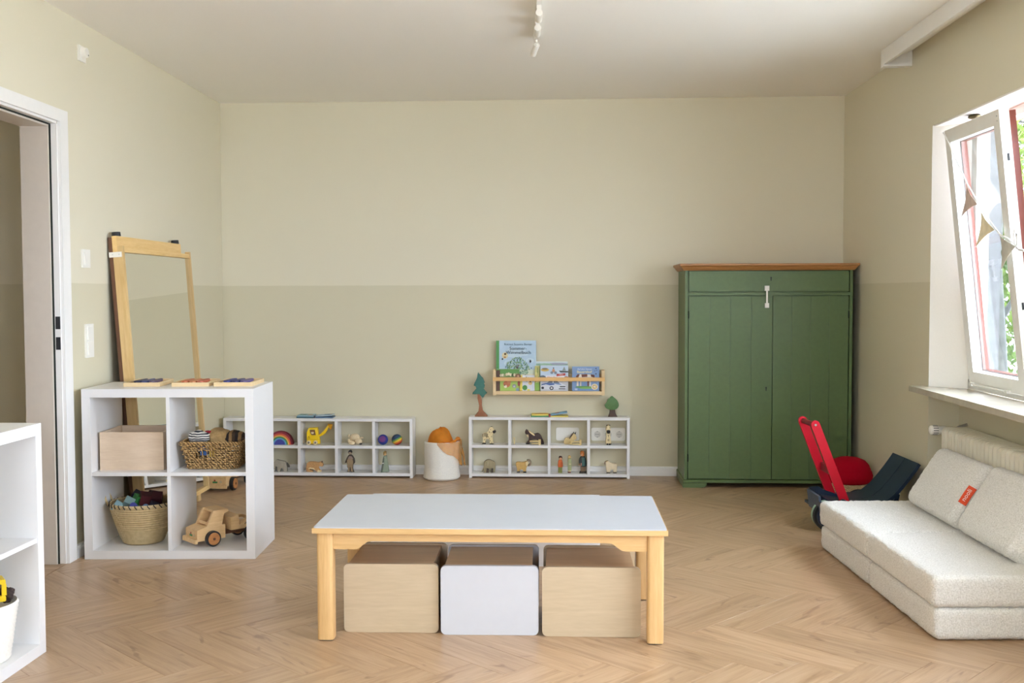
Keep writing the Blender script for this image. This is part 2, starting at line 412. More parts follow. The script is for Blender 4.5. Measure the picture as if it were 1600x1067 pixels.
for j in range(-3, 8):
    for i in range(-26, 27):
        for kind in (0, 1):
            # in the unrotated frame: lying plank and standing plank of one herringbone step
            ou, ov = i*PW-j*PL, i*PW+j*PL
            if kind == 0: c = (ou+PL/2, ov+PW/2)
            else: c = (ou+PL+PW/2, ov+PW-PL/2)
            # shift so that a peak (PL, PW) falls on X0, Y0
            cu, cv = c[0]-PL, c[1]-PW
            wx = X0+(cu+cv)*S2; wy = Y0+(cv-cu)*S2
            if not (-2.6 < wx < 2.6 and -1.7 < wy < 7.5): continue
            ang = -pi/4 if kind == 0 else pi/4
            if (i*7+j*3) % 2: ang += pi
            ca, sa = cos(ang), sin(ang)
            rect = [(-PL/2+G, -PW/2+G), (PL/2-G, -PW/2+G), (PL/2-G, PW/2-G), (-PL/2+G, PW/2-G)]
            W = [(wx+x*ca-y*sa, wy+x*sa+y*ca) for x, y in rect]
            Wc = W
            for e in EDGES: Wc = clip(Wc, *e) if len(Wc) > 2 else []
            if len(Wc) < 3: continue
            ar = abs(sum(Wc[k][0]*Wc[(k+1) % len(Wc)][1]-Wc[(k+1) % len(Wc)][0]*Wc[k][1] for k in range(len(Wc))))/2
            if ar < .0006: continue
            if wy < 2.9: plankbm(NEAR, Wc); continue
            if all(abs(a[0]-b[0])+abs(a[1]-b[1]) < 1e-6 for a, b in zip(W, Wc)) and len(Wc) == 4:
                if full_me is None:
                    bm = NB(); plankbm(bm, rect); o = obj('plank', bm, M_FLOOR, floor); full_me = o.data
                else:
                    o = bpy.data.objects.new('plank', full_me); COL.objects.link(o); o.parent = floor
            else:
                loc = [((x-wx)*ca+(y-wy)*sa, -(x-wx)*sa+(y-wy)*ca) for x, y in Wc]
                bm = NB(); plankbm(bm, loc); o = obj('plank', bm, M_FLOOR, floor)
            o.location = (wx, wy, 0); o.rotation_euler = (0, 0, ang); cnt += 1
obj('planks_behind_camera', NEAR, M_FLOOR, floor, kind='stuff')

struct('ceiling', BX(-4.3, 2.5, -1.6, 7.4, CEIL, CEIL+.12), M_CEIL)
struct('wall_back', BX(-2.3, 2.6, 0, .2, -.1, CEIL), M_WALL, BLOC, BA_)
bm = NB(); FZ0, FZ1 = .9, 2.05
for q in ((-2.4, -1.85, -.1, CEIL), (-.55, .9, -.1, CEIL), (1.6, 2.4, -.1, CEIL)): box(bm, q[0], q[1], -1.4, -1.2, q[2], q[3])
for x0, x1 in ((-1.85, -.55), (.9, 1.6)): box(bm, x0, x1, -1.4, -1.2, -.1, FZ0); box(bm, x0, x1, -1.4, -1.2, FZ1, CEIL)
struct('wall_front', bm, M_WALL)
for nm, FX0, FX1 in (('added_window_3', -1.85, -.55), ('added_window_4', .9, 1.6)):  # unseen front windows, added and sized to bring in more daylight
    w3 = empty(nm, (0, 0, 0), 0, kind='structure')
    bm = NB()
    for x0, x1, z0, z1 in ((FX0, FX0+.06, FZ0, FZ1), (FX1-.06, FX1, FZ0, FZ1), (FX0+.06, FX1-.06, FZ0, FZ0+.06), (FX0+.06, FX1-.06, FZ1-.06, FZ1)): box(bm, x0, x1, -1.33, -1.28, z0, z1)
    obj('fixed_frame', bm, M_SASH, w3); obj('glass_pane', BX(FX0+.06, FX1-.06, -1.306, -1.302, FZ0+.06, FZ1-.06), M_GLASS, w3)
    l = bpy.data.lights.new('window_portal', 'AREA'); l.shape = 'RECTANGLE'; l.size = FX1-FX0; l.size_y = FZ1-FZ0; l.cycles.is_portal = True
    o = bpy.data.objects.new('window_portal', l); COL.objects.link(o); o.location = ((FX0+FX1)/2, -1.42, (FZ0+FZ1)/2); o.rotation_euler = (pi/2, 0, 0)
# left wall with the doorway (local -x is outward)
bm = NB()
for y0, y1, z0, z1 in ((-1.4, 3.80, -.1, CEIL), (3.80, 4.668, 1.935, CEIL), (4.668, 7.03, -.1, CEIL)): box(bm, -.15, 0, y0, y1, z0, z1)
struct('wall_left', bm, M_WALL, LLOC, LA_)
# right wall with two windows and the radiator niche (local +x is outward)
bm = NB()
for x0, y0, y1, z0, z1 in ((0, -1.4, .2, -.1, CEIL), (0, .2, 2.9, -.1, .75), (0, .2, 2.9, 2.0, CEIL), (0, 2.9, 3.65, -.1, CEIL), (.15, 3.65, 5.225, -.1, .696), (0, 3.65, 5.225, 1.993, CEIL), (0, 5.225, 6.83, -.1, CEIL)):
    box(bm, x0, .32, y0, y1, z0, z1)
struct('wall_right', bm, M_WALL, RLOC, RA)
# hall beyond the door
bm = NB()
box(bm, -2.2, -.16, 5.3, 5.4, -.1, CEIL); box(bm, -2.3, -2.2, 2.4, 3.0, -.1, CEIL); box(bm, -2.3, -2.2, 3.4, 5.4, -.1, CEIL); box(bm, -2.3, -2.2, 3.0, 3.4, -.1, 1.2); box(bm, -2.3, -2.2, 3.0, 3.4, 1.6, CEIL); box(bm, -2.2, -.16, 2.3, 2.4, -.1, CEIL);  # includes a small opening added in the unseen wall to brighten the hall
struct('wall_hall', bm, M_WALL, LLOC, LA_)
struct('floor_hall', BX(-2.25, -.002, 2.3, 5.35, -.08, -.001), M_FLOOR, LLOC, LA_)
# baseboards
def skirt(name, length, x0, loc, rz, M=None):
    prof = [(0, 0), (-.014, 0), (-.014, .042), (-.012, .046), (-.012, .050), (-.010, .056), (-.004, .060), (0, .060)]
    bm = NB(); prism(bm, prof, x0, x0+length, 'X')
    return struct(name, bm, M_TRIM, loc, rz)
skirt('baseboard_back', 3.93, -1.885, BLOC, BA_)
def skirt_side(name, y0, y1, loc, rz, sgn):
    prof = [(0, 0), (.014, 0), (.014, .042), (.012, .046), (.012, .050), (.010, .056), (.004, .060), (0, .060)]
    bm = NB(); prism(bm, [(sgn*u, v) for u, v in prof], y0, y1, 'Y'); struct(name, bm, M_TRIM, loc, rz)
skirt_side('baseboard_left', 4.75, 6.99, LLOC, LA_, 1)
skirt_side('baseboard_right', 5.23, 6.78, RLOC, RA, -1)
# door frame
d = empty('door_1', LLOC, LA_, kind='structure')
obj('casing', bev(prism(prism(NB(), [(4.662, 0), (4.738, 0), (4.738, 1.988), (3.73, 1.988), (3.73, 1.935), (4.662, 1.935)], .0, .014, 'X'), [(3.73, 0), (3.806, 0), (3.806, 1.93), (3.73, 1.93)], 0, .014, 'X'), .003, 2), M_TRIM, d)
bm = NB(); box(bm, -.155, -.034, 4.642, 4.668, 0, 1.915); box(bm, -.155, -.034, 3.80, 3.826, 0, 1.915); box(bm, -.155, -.034, 3.80, 4.668, 1.912, 1.935)
obj('lining', bm, M_TRIM2, d)
bm = NB(); box(bm, -.026, 0, 4.656, 4.668, 0, 1.925); box(bm, -.026, 0, 3.80, 3.812, 0, 1.925); box(bm, -.026, 0, 3.812, 4.656, 1.925, 1.935)
obj('rebate', bm, M_TRIM, d)
bm = NB(); box(bm, -.034, -.026, 4.654, 4.668, 0, 1.92); box(bm, -.034, -.026, 3.812, 4.654, 1.92, 1.935)
obj('rubber_seal', bm, M_DARK, d)
for z in (1.035, .945): obj('strike_plate', RB(-.022, -.002, 4.6535, 4.656, z, z+.055, .001), M_BLACK, d)

# window: opening, fixed frame, tilted sash
win = empty('window_1', RLOC, RA, kind='structure')
obj('splayed_reveal', PR([(.0, 5.225), (.135, 5.225), (.135, 5.08)], .725, 1.993, 'Z'), M_REV, win)
obj('outer_reveal', BX(.215, .325, 5.2, 5.2245, .70, 1.99), plain('reveal_dimming_grey', (.10, .095, .10), .8, .1, 20), win)  # grey sheet added so the pale outer reveal does not burn out
obj('reveal_soffit', BX(.002, .31, 3.66, 5.2, 1.985, 1.9925), M_REV, win)
bm = NB(); box(bm, .15, .21, 5.058, 5.2, .725, 1.985); box(bm, .15, .21, 4.36, 4.43, .755, 1.945); box(bm, .15, .21, 3.65, 3.7, .725, 1.985); box(bm, .15, .21, 3.7, 5.058, .725, .748); box(bm, .15, .21, 3.7, 5.058, 1.945, 1.985)
obj('fixed_frame', bm, M_SASH, win)
bm = NB(); box(bm, .16, .2, 3.70, 3.76, .75, 1.944); box(bm, .16, .2, 4.30, 4.36, .75, 1.944); box(bm, .16, .2, 3.76, 4.30, .75, .81); box(bm, .16, .2, 3.76, 4.30, 1.884, 1.944)
cs = obj('closed_sash', bm, M_SASH, win); obj('glass_pane', BX(.178, .181, 3.76, 4.30, .81, 1.884), M_GLASS, cs)
sash = empty('tilted_sash', (.13, 5.05, .753), parent=win); sash.rotation_euler = (0, -.1136, 0)
def rails(x0, x1, s0, s1, h0, h1, a, b, r=.003):
    out = []
    for nm, y0, y1, z0, z1 in (('stile', s0, s0+a, h0, h1), ('stile', s1-a, s1, h0, h1), ('rail', s0+a, s1-a, h0, h0+b), ('rail', s0+a, s1-a, h1-b, h1)):
        out.append((nm, RB(x0, x1, -y1, -y0, z0, z1, r)))
    return out
for nm, bm in rails(0, .042, 0, .612, 0, 1.196, .062, .062): obj(nm, bm, M_SASH, sash)
for nm, bm in rails(.046, .072, .012, .604, .012, 1.186, .056, .056): obj('outer_'+nm, bm, M_REDBR, sash)
obj('sash_gasket', prism(prism(prism(prism(NB(), [(-.6, .01), (-.56, .01), (-.56, 1.184), (-.6, 1.184)], .0422, .0458, 'X'), [(-.052, .01), (-.012, .01), (-.012, 1.184), (-.052, 1.184)], .0422, .0458, 'X'), [(-.56, .01), (-.052, .01), (-.052, .05), (-.56, .05)], .0422, .0458, 'X'), [(-.56, 1.14), (-.052, 1.14), (-.052, 1.184), (-.56, 1.184)], .0422, .0458, 'X'), M_SASH, sash)
obj('glass_pane', BX(.030, .033, -.55, -.062, .062, 1.134), M_GLASS, sash)
obj('outer_glass_pane', BX(.058, .061, -.548, -.068, .068, 1.13), M_GLASS, sash)
for h in (.36, .66, .98): obj('latch_keep', RB(.018, .026, -.6145, -.612, h, h+.03, .001), M_BLACK, sash)
for y in (-.02, -.59):
    for h in (1.15, 1.17): obj('screw', CY((-.002, y, h), (.001, y, h), .0035, n=10), M_STEEL, sash)
obj('window_knob', CY((.075, -.33, .60), (.105, -.33, .60), .016, n=14), plain('aged_brass', C(110, 100, 66), .4, .1, metal=.6), sash)
bm = NB(); tube(bm, [(.128, 5.042, .95), (.128, 5.047, .775), (.125, 5.02, .765)], .005); tube(bm, [(.118, 5.0, .757), (.118, 4.58, .757)], .0045)
ball(bm, (.124, 5.043, .955), .010)
for y in (4.99, 4.6): box(bm, .11, .128, y-.015, y+.015, .75, .764)
obj('opening_rod', bm, M_SASH, win, smooth=40)
obj('top_latch', BA((.06, 4.86, 1.976), .02, 1.4, 2.2, .5, 12), plain('aged_brass', (0, 0, 0)), win, smooth=60)
# second window, behind the camera's view, lets the same daylight in
w2 = empty('window_2', RLOC, RA, kind='structure')
bm = NB()
for y0, y1, z0, z1 in ((.2, .26, .75, 2.0), (2.84, 2.9, .75, 2.0), (1.52, 1.58, .81, 1.94), (.26, 2.84, .75, .81), (.26, 2.84, 1.94, 2.0)): box(bm, .15, .2, y0, y1, z0, z1)
obj('fixed_frame', bm, M_SASH, w2); obj('glass_pane', BX(.178, .181, .26, 1.52, .81, 1.94), M_GLASS, w2); obj('glass_pane', BX(.178, .181, 1.58, 2.84, .81, 1.94), M_GLASS, w2)
# sill
bm = NB(); prism(bm, [(-.078, 3.56), (-.078, 5.28), (-.0015, 5.28), (-.0015, 5.222), (.149, 5.222), (.149, 3.652), (-.0015, 3.652), (-.0015, 3.56)], .697, .7245, 'Z')
sl = tag(obj('window_sill', bev(bm, .003, 2), M_LIME, None, RLOC, (0, 0, RA)), 'pale limestone window sill jutting out above the radiator', 'window sill')
# pelmet
p = empty('curtain_pelmet', RLOC, RA, 'white boxed curtain pelmet along the ceiling above the window', 'pelmet')
obj('fascia', RB(-.155, -.137, 3.2, 5.55, CEIL-.078, CEIL-.0005, .002), M_TRIM, p)
obj('end_board', RB(-.137, -.002, 5.532, 5.55, CEIL-.078, CEIL-.0005, .002), M_TRIM, p)
obj('bottom_lip', RB(-.155, -.012, 5.50, 5.55, CEIL-.088, CEIL-.0785, .002), M_TRIM, p)
bm = NB(); box(bm, -.115, -.095, 3.2, 5.53, CEIL-.022, CEIL-.001); box(bm, -.055, -.035, 3.2, 5.53, CEIL-.022, CEIL-.001); obj('curtain_track', bm, M_WHITEP, p)

# garden
struct('ground', BX(-20, 30, -25, 40, -.72, -.6), plain('pale_gravel_ground', C(196, 194, 190), .9, .1, 3))
def leafy(name, x, y, z0, z1, rad, n, trunk, label, mat, size=.055, seed=1):
    rnd = random.Random(seed); t = empty(name, (x, y, -.6), 0, label, 'tree' if trunk else 'shrub', 'trees in the garden')
    bm = NB()
    if trunk:
        tube(bm, [(0, 0, 0), (.03, .02, 1.0), (-.02, .03, 2.0), (.05, 0, z1+.3)], [.13, .11, .09, .03], 10)
        obj('trunk', bm, plain('grey_bark', (.05, .048, .044), .9, .4, 14, .6, .02), t, smooth=60); bm = NB()
        for k in range(7):
            a = rnd.uniform(0, 6.28); h = rnd.uniform(1.2, z1)
            obj('branch', TB([(0, 0, h), (cos(a)*rad*.5, sin(a)*rad*.5, h+.3), (cos(a)*rad*.95, sin(a)*rad*.95, h+.5)], [.03, .02, .006], 6), plain('grey_bark', (0, 0, 0)), t, smooth=60)
    for k in range(n):
        while 1:
            q = Vector((rnd.uniform(-1, 1), rnd.uniform(-1, 1), rnd.uniform(-1, 1)))
            if .35 < q.length < 1: break
        c = Vector((q.x*rad, q.y*rad, .6+(z0+z1)/2+q.z*(z1-z0)/2)); L = size*rnd.uniform(.7, 1.5)
        M = Matrix.Translation(c) @ Matrix.Rotation(rnd.uniform(0, 6.28), 4, 'Z') @ Matrix.Rotation(rnd.uniform(-.2, 1.5), 4, 'X')
        vs = [bm.verts.new(M @ Vector(v)) for v in ((0, 0, 0), (-.45*L, .7*L, .12*L), (0, 1.0*L, 0), (.45*L, .7*L, .12*L), (0, 1.9*L, -.15*L))]
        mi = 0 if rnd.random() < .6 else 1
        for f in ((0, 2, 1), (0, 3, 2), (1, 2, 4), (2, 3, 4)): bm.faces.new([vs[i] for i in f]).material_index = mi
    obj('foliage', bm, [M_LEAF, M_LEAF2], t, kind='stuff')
leafy('garden_tree', 5.45, 11.0, -.1, 4.4, 1.15, 5200, True, 'leafy tree with broad sunlit leaves just outside the open sash', M_LEAF, .06, 1)
leafy('garden_tree', 3.74, 8.3, 1.7, 4.4, .5, 300, True, 'thin grey trunk seen through the pane of the tilted sash', M_LEAF, .05, 2)
leafy('garden_tree', 8.9, 17.0, -.4, 6.5, 3.2, 9000, True, 'larger tree farther off in the bright garden', M_LEAF, .1, 3)

# ---------------------------------------------------------------- fixed room fittings
# radiator
rad = empty('radiator', RLOC, RA, 'cream ribbed column radiator under the limestone sill', 'radiator')
k = 0; t = 5.04; sec = None
while t > 3.72:
    if sec is None:
        bm = NB(); prism(bm, [(x, z) for x, z in rrect(.0, .135, .1, .548, .022, 4)], -.0155, .0155, 'Y'); bev(bm, .010, 3, 40)
        sec = obj('radiator_column', bm, M_RAD, rad, smooth=50); sec.location = (0, t-.02, 0)
    else:
        o = sec.copy(); COL.objects.link(o); o.location = (0, t-.02, 0)
    t -= .0425; k += 1
bm = NB()
for z in (.14, .5): cyl(bm, (.068, 3.72, z), (.068, 5.0, z), .018, n=12)
for yy in (3.9, 4.85): box(bm, .06, .075, yy-.004, yy+.004, .0005, .16)
obj('header_pipes', bm, M_RAD, rad, smooth=40)
bm = NB(); cyl(bm, (.06, 5.035, .53), (.06, 5.085, .53), .013); cyl(bm, (.025, 5.068, .53), (.06, 5.068, .53), .012); cyl(bm, (.075, 5.04, .545), (.12, 5.04, .56), .007)
obj('valve_body', bm, M_STEEL, rad, smooth=40)
bm = NB(); lathe(bm, [(.019, 0), (.021, .004), (.021, .028), (.0225, .03), (.0225, .062), (.021, .068), (.014, .072)], 24)
bmesh.ops.rotate(bm, cent=(0, 0, 0), matrix=Matrix.Rotation(-pi/2, 3, 'Y'), verts=bm.verts)
v = obj('thermostat_head', bm, M_WHITEP, rad, (.026, 5.068, .53), smooth=40)
bm = NB()
for a in range(0, 360, 30):
    M = Matrix.Rotation(radians(a), 4, 'X'); box(bm, -.060, -.036, -.0022, .0022, .0217, .0234, 0, M)
obj('grip_slot', bm, plain('grey_slot', (.18, .18, .17), .6), v)

# bunting on the sash
SM = MR @ Matrix.Translation((.13, 5.05, .753)) @ Matrix.Rotation(-.1136, 4, 'Y')
bu = empty('bunting', (0, 0, 0), 0, 'pennant bunting of pink, cream and beige flags tied across the tilted sash', 'bunting'); bu.matrix_world = SM
def flag(a, b, c, mat, sag):
    bm = NB(); A, B, Cc = Vector(a), Vector(b), Vector(c); N = 10; rows = []
    for i in range(N+1):
        t = i/N; L = A.lerp(Cc, t); R = B.lerp(Cc, t); mid = (A+B)/2
        row = []
        for j in range(N+1):
            s = j/N; p = L.lerp(R, s)
            inn = (mid-p)*(.16*4*t*(1-t)) if s in (0,) or 1 else 0
            p = p+inn*(abs(s-.5)*2)
            row.append(bm.verts.new((-.022-.006*sin(s*pi)*(1-t)-sag*t*t, -p.x, p.y)))
        rows.append(row)
    for i in range(N):
        for j in range(N): bm.faces.new([rows[i][j], rows[i][j+1], rows[i+1][j+1], rows[i+1][j]])
    bmesh.ops.remove_doubles(bm, verts=bm.verts, dist=1e-5)
    r = bmesh.ops.extrude_face_region(bm, geom=bm.faces[:]); bmesh.ops.translate(bm, vec=(.0015, 0, 0), verts=[v for v in r['geom'] if isinstance(v, bmesh.types.BMVert)])
    return obj('flag', bm, mat, bu, smooth=40)
cl = lambda n, c: sheer(n, C(*c), 1.0, .13)
flag((.256, .921), (.356, .825), (.183, .782), cl('dusty_pink_linen', (212, 192, 178)), .01)
flag((.389, .789), (.511, .704), (.317, .640), cl('cream_linen', (230, 218, 190)), .01)
flag((.557, .677), (.702, .626), (.563, .534), cl('beige_linen', (216, 212, 200)), .01)
pts = [(-.018, -s, h) for s, h in ((.03, 1.185), (.058, 1.165), (.16, 1.04), (.256, .924), (.306, .878), (.356, .83), (.389, .792), (.45, .752), (.511, .709), (.557, .68), (.63, .66), (.702, .628))]
cor = plain('white_cord', (.85, .85, .82), .8)
obj('string', TB(pts, .0035, 6), cor, bu, smooth=60)
bm = NB(); tube(bm, [(-.02, -.70, .628), (-.03, -.715, .67), (-.03, -.735, .70), (-.03, -.745, .67), (-.02, -.71, .625), (-.03, -.72, .60), (-.035, -.715, .575)], .005, 6); tube(bm, [(-.02, -.705, .625), (-.03, -.75, .612), (-.03, -.80, .605)], .005, 6)
obj('bow', bm, cor, bu, smooth=60)

# track light
tl = empty('track_light', (.118, 5.21, CEIL), radians(0), 'white ceiling track light with small tilted spotlights', 'ceiling light')
obj('rail', RB(-.012, .012, -2.2, 0, -.022, -.0005, .002), M_WHITEP, tl)
for yy, n in ((-.55, 0), (-.29, 0), (-.07, 1)):
    bm = NB(); box(bm, -.010, .010, yy-.09, yy+.05, -.040, -.0225); bev(bm, .003, 2)
    a = obj('spot_adapter', bm, M_WHITEP, tl)
    bm = NB(); cyl(bm, (0, yy-.02, -.040), (0, yy-.02, -.052), .006, n=10)
    if n: cyl(bm, (.004, yy+.03, -.052), (-.012, yy+.09, -.085), .014, n=16); cyl(bm, (.004, yy+.0, -.052), (.004, yy+.03, -.052), .006)
    else: cyl(bm, (0, yy-.10, -.056), (0, yy+.0, -.062), .015, n=16)
    s = obj('spot_head', bm, M_WHITEP, tl, smooth=40)
    if n: obj('lamp_ring', CY((-.0122, yy+.0905, -.0853), (-.0128, yy+.0925, -.0865), .012, n=14), M_STEEL, tl)
# wall plates on the left wall (local: +x is into the room)
def wallplate(name, y, z, wd, ht, n, label, cat):
    e = empty(name, LLOC, LA_, label, cat)
    obj('plate', RB(.0005, .009, y-wd/2, y+wd/2, z-ht/2, z+ht/2, .003), M_WHITEP, e)
    for i in range(n):
        zc = z+(i-(n-1)/2)*.071; obj('rocker', RB(.0092, .014, y-.027, y+.027, zc-.03, zc+.03, .003), M_WHITEP, e)
    return e
wallplate('light_switch', 4.915, 1.35, .082, .084, 1, 'single white light switch on the left wall above the paint line', 'light switch')
wallplate('light_switch', 4.935, .972, .084, .155, 2, 'double white light switch with two rockers below the paint line', 'light switch')
e = empty('wall_sensor', LLOC, LA_, 'small white round sensor on a square plate high on the left wall', 'sensor')
obj('plate', RB(.0005, .008, 4.88, 4.955, 2.245, 2.315, .003), M_WHITEP, e); obj('sensor_dome', CY((.008, 4.918, 2.285), (.03, 4.918, 2.285), .026, .022), M_WHITEP, e, smooth=40)
obj('sensor_eye', CY((.0302, 4.93, 2.275), (.031, 4.93, 2.275), .004, n=10), plain('grey_slot', (0, 0, 0)), e)
# sockets behind the right low shelf
def sockets(name, x, z, n, kinds, label):
    e = empty(name, BLOC, BA_, label, 'socket')
    obj('plate', bev(PR(rrect(x, x+.0705*n+.008, z-.042, z+.042, .012), -.009, -.0005), .003, 2), M_WHITEP, e, smooth=40)
    for i, kd in enumerate(kinds):
        cx = x+.0393+.0705*i
        obj('insert', bev(PR(rrect(cx-.029, cx+.029, z-.029, z+.029, .006), -.0125, -.0092), .0015, 1), M_WHITEP, e)
        if kd:
            obj('socket_well', CY((cx, -.0126, z), (cx, -.0132, z), .021, n=24), plain('socket_grey', (.6, .58, .53), .4), e)
            bm = NB()
            for dx in (-.0095, 0, .0095): cyl(bm, (cx+dx, -.0132, z), (cx+dx, -.0138, z), .0028, n=8)
            for dz in (-.018, .018): box(bm, cx-.003, cx+.003, -.0138, -.0132, z+dz-.002, z+dz+.002)
            obj('pin_holes', bm, plain('grey_slot', (0, 0, 0)), e)
sockets('wall_socket', .286, .269, 2, (0, 0), 'white double blank socket plate on the wall behind the lying goat')
sockets('wall_socket', .514, .269, 3, (1, 1, 1), 'white triple wall socket behind the black nosed calf')
# ---------------------------------------------------------------- cube shelves
def cube_shelf(loc, rz, label):
    t = empty('cube_shelf', loc, rz, label, 'shelf', 'white cube shelves'); W, D, T = .765, .39, .038
    obj('top_panel', RB(0, W, 0, D, W-T, W, .0012), M_WHITE, t); obj('bottom_panel', RB(0, W, 0, D, .0005, T, .0012), M_WHITE, t)
    obj('side_panel', RB(0, T, .0, D, T+.0003, W-T-.0003, .0012), M_WHITE, t); obj('side_panel', RB(W-T, W, 0, D, T+.0003, W-T-.0003, .0012), M_WHITE, t)
    obj('shelf_board', RB(T+.0003, W-T-.0003, .004, D-.002, .3745, .3905, .001), M_WHITE, t)
    for z0, z1 in ((T+.0003, .3742), (.3908, W-T-.0003)): obj('divider', RB(W/2-.008, W/2+.008, .004, D-.002, z0, z1, .001), M_WHITE, t)
    return t
KX, KY = -1.917, 4.731
ks = cube_shelf((KX, KY, 0), 0, 'white cube shelf with four open bays standing in front of the leaning mirror')
cube_shelf((-1.5905, 2.737, 0), radians(87.2), 'white cube shelf cut off by the left edge of the picture')

# things on and in the cube shelf
def puzzle(x0, x1, y0, y1, rz, cols, label):
    t = empty('puzzle_tray', ((x0+x1)/2, (y0+y1)/2, .7652), rz, label, 'puzzle', 'wooden puzzle trays on the cube shelf'); a, b = (x1-x0)/2, (y1-y0)/2
    bm = NB(); box(bm, -a, a, -b, b, .0, .012); 
    for q in ((-a, a, -b, -b+.012), (-a, a, b-.012, b), (-a, -a+.012, -b+.012, b-.012), (a-.012, a, -b+.012, b-.012)): box(bm, *q, .0121, .018)
    obj('tray', bm, M_PINE, t)
    for i, c in enumerate(cols):
        n = len(cols); cx = -a+.03+(2*a-.06)*(i+.5)/n
        pts = smoothpoly([(cx-(a-.03)/n*.9, -b*.6), (cx+(a-.03)/n*.7, -b*.7), (cx+(a-.03)/n*.9, b*.3), (cx, b*.75), (cx-(a-.03)/n*.8, b*.4)], 3)
        obj('puzzle_piece', bev(PR(pts, .0122, .0215, 'Z'), .001, 1), flat(c), t)
puzzle(-1.776, -1.612, 4.85, 5.085, .05, ['1e2a5a', '2a3f86', '5a4a6a'], 'first puzzle tray from the left, dark blue pieces')
puzzle(-1.556, -1.388, 4.85, 5.08, .04, ['d8703a', 'e08a4a', 'c85a34'], 'middle puzzle tray with orange pieces')
puzzle(-1.362, -1.186, 4.855, 5.09, .0, ['2a3a9a', '24307a', '6a5a9a'], 'right puzzle tray with violet blue pieces')

t = empty('wooden_crate', (-1.866, 4.80, .3908), 0, 'pale open wooden crate in the upper left bay', 'crate')
w_, d_, h_, th = .288, .262, .172, .011
obj('front_panel', RB(0, w_, 0, th, .0, h_, .001), M_PALE, t); obj('back_panel', RB(0, w_, d_-th, d_, 0, h_, .001), M_PALE, t)
obj('side_panel', RB(0, th, th+.0003, d_-th-.0003, 0, h_, .001), M_PALE, t); obj('side_panel', RB(w_-th, w_, th+.0003, d_-th-.0003, 0, h_, .001), M_PALE, t)
obj('bottom_panel', BX(th+.0003, w_-th-.0003, th+.0003, d_-th-.0003, .001, .01), M_PALE, t)

# wicker basket: real woven rods round upright stakes
t = empty('wicker_basket', (-1.367, 4.922, .3908), 0, 'rectangular brown wicker basket in the upper right bay', 'basket')
def rectpath(a, b, r, n):
    P = []
    for cx, cy, a0 in ((a-r, b-r, 0), (-a+r, b-r, 90), (-a+r, -b+r, 180), (a-r, -b+r, 270)):
        for i in range(5): q = radians(a0+90*i/4); P.append(Vector((cx+r*cos(q), cy+r*sin(q), 0)))
    P.append(P[0]); L = [0]
    for u, v in zip(P, P[1:]): L.append(L[-1]+(v-u).length)
    out = []
    for i in range(n):
        s = L[-1]*i/n; k = max(j for j in range(len(L)-1) if L[j] <= s); f = (s-L[k])/(L[k+1]-L[k]); out.append((P[k].lerp(P[k+1], f)))
    return out
NS = 44; rnd = random.Random(3); bm = NB(); bs = NB()
for i in range(NS):
    q0 = rectpath(.112, .108, .025, NS)[i]; q1 = rectpath(.136, .126, .03, NS)[i]
    tube(bs, [(q0.x, q0.y, .002), (q1.x, q1.y, .122)], .0028, 5)
for row in range(11):
    z = .007+row*.0104; f = row/10; base = rectpath(.112+.024*f, .108+.018*f, .028, NS*2); pts = []
    for i, q in enumerate(base):
        front_hole = q.y < -.09 and -.058 < q.x < .012 and 5 <= row <= 7
        n_ = Vector((q.x/.13, q.y/.12, 0)); n_ = Vector((n_.x if abs(n_.x) > abs(n_.y) else 0, n_.y if abs(n_.y) >= abs(n_.x) else 0, 0)).normalized()
        o_ = .0062*cos(pi*(i+ (2*(row % 2)))/2*1.0)
        pts.append((q+n_*o_+Vector((0, 0, z+rnd.uniform(-.0026, .0026))), front_hole))
    segs = []; cur = []
    start = next((i for i, p in enumerate(pts) if p[1]), None)
    if start is None: tube(bm, [p[0] for p in pts], .0038, 5, True)
    else:
        for i in range(len(pts)+1):
            p = pts[(start+i) % len(pts)]
            if p[1]:
                if len(cur) > 1: tube(bm, cur, .0036, 5)
                cur = []
            else: cur.append(p[0])
        if len(cur) > 1: tube(bm, cur, .0036, 5)
obj('woven_rods', bm, M_WICK, t, smooth=70, kind='stuff'); obj('stakes', bs, M_WICK, t, smooth=70, kind='stuff')
bm = NB()
for ph in (0, 1, 2):
    base = rectpath(.139, .129, .032, 120)
    tube(bm, [(q.x*(1+.02*cos(i*.9+ph*2.1)), q.y*(1+.02*cos(i*.9+ph*2.1)), .122+.0035*sin(i*.9+ph*2.1)) for i, q in enumerate(base)], .0038, 5, True)
obj('plaited_rim', bm, M_WICK, t, smooth=70); obj('base', BX(-.105, .105, -.1, .1, .001, .006), M_WICK, t)
WB = (-1.367, 4.922, .3908)
def lump(name, c, r, s, mat, label, cat, seed, amp=.25, ns=22, rz=0):
    bm = NB(); bmesh.ops.create_icosphere(bm, subdivisions=4, radius=1)
    for v in bm.verts:
        q = v.co.copy(); k = 1+amp*noise.noise(q*1.6+Vector((seed, 0, 0)))+amp*.35*noise.noise(q*4+Vector((0, seed, 0)))
        v.co = Vector((q.x*s[0], q.y*s[1], q.z*s[2]))*r*k
    zmin = min(v.co.z for v in bm.verts)
    o = obj(name, bm, mat, None, c, (0, 0, rz), smooth=80); return tag(o, label, cat)
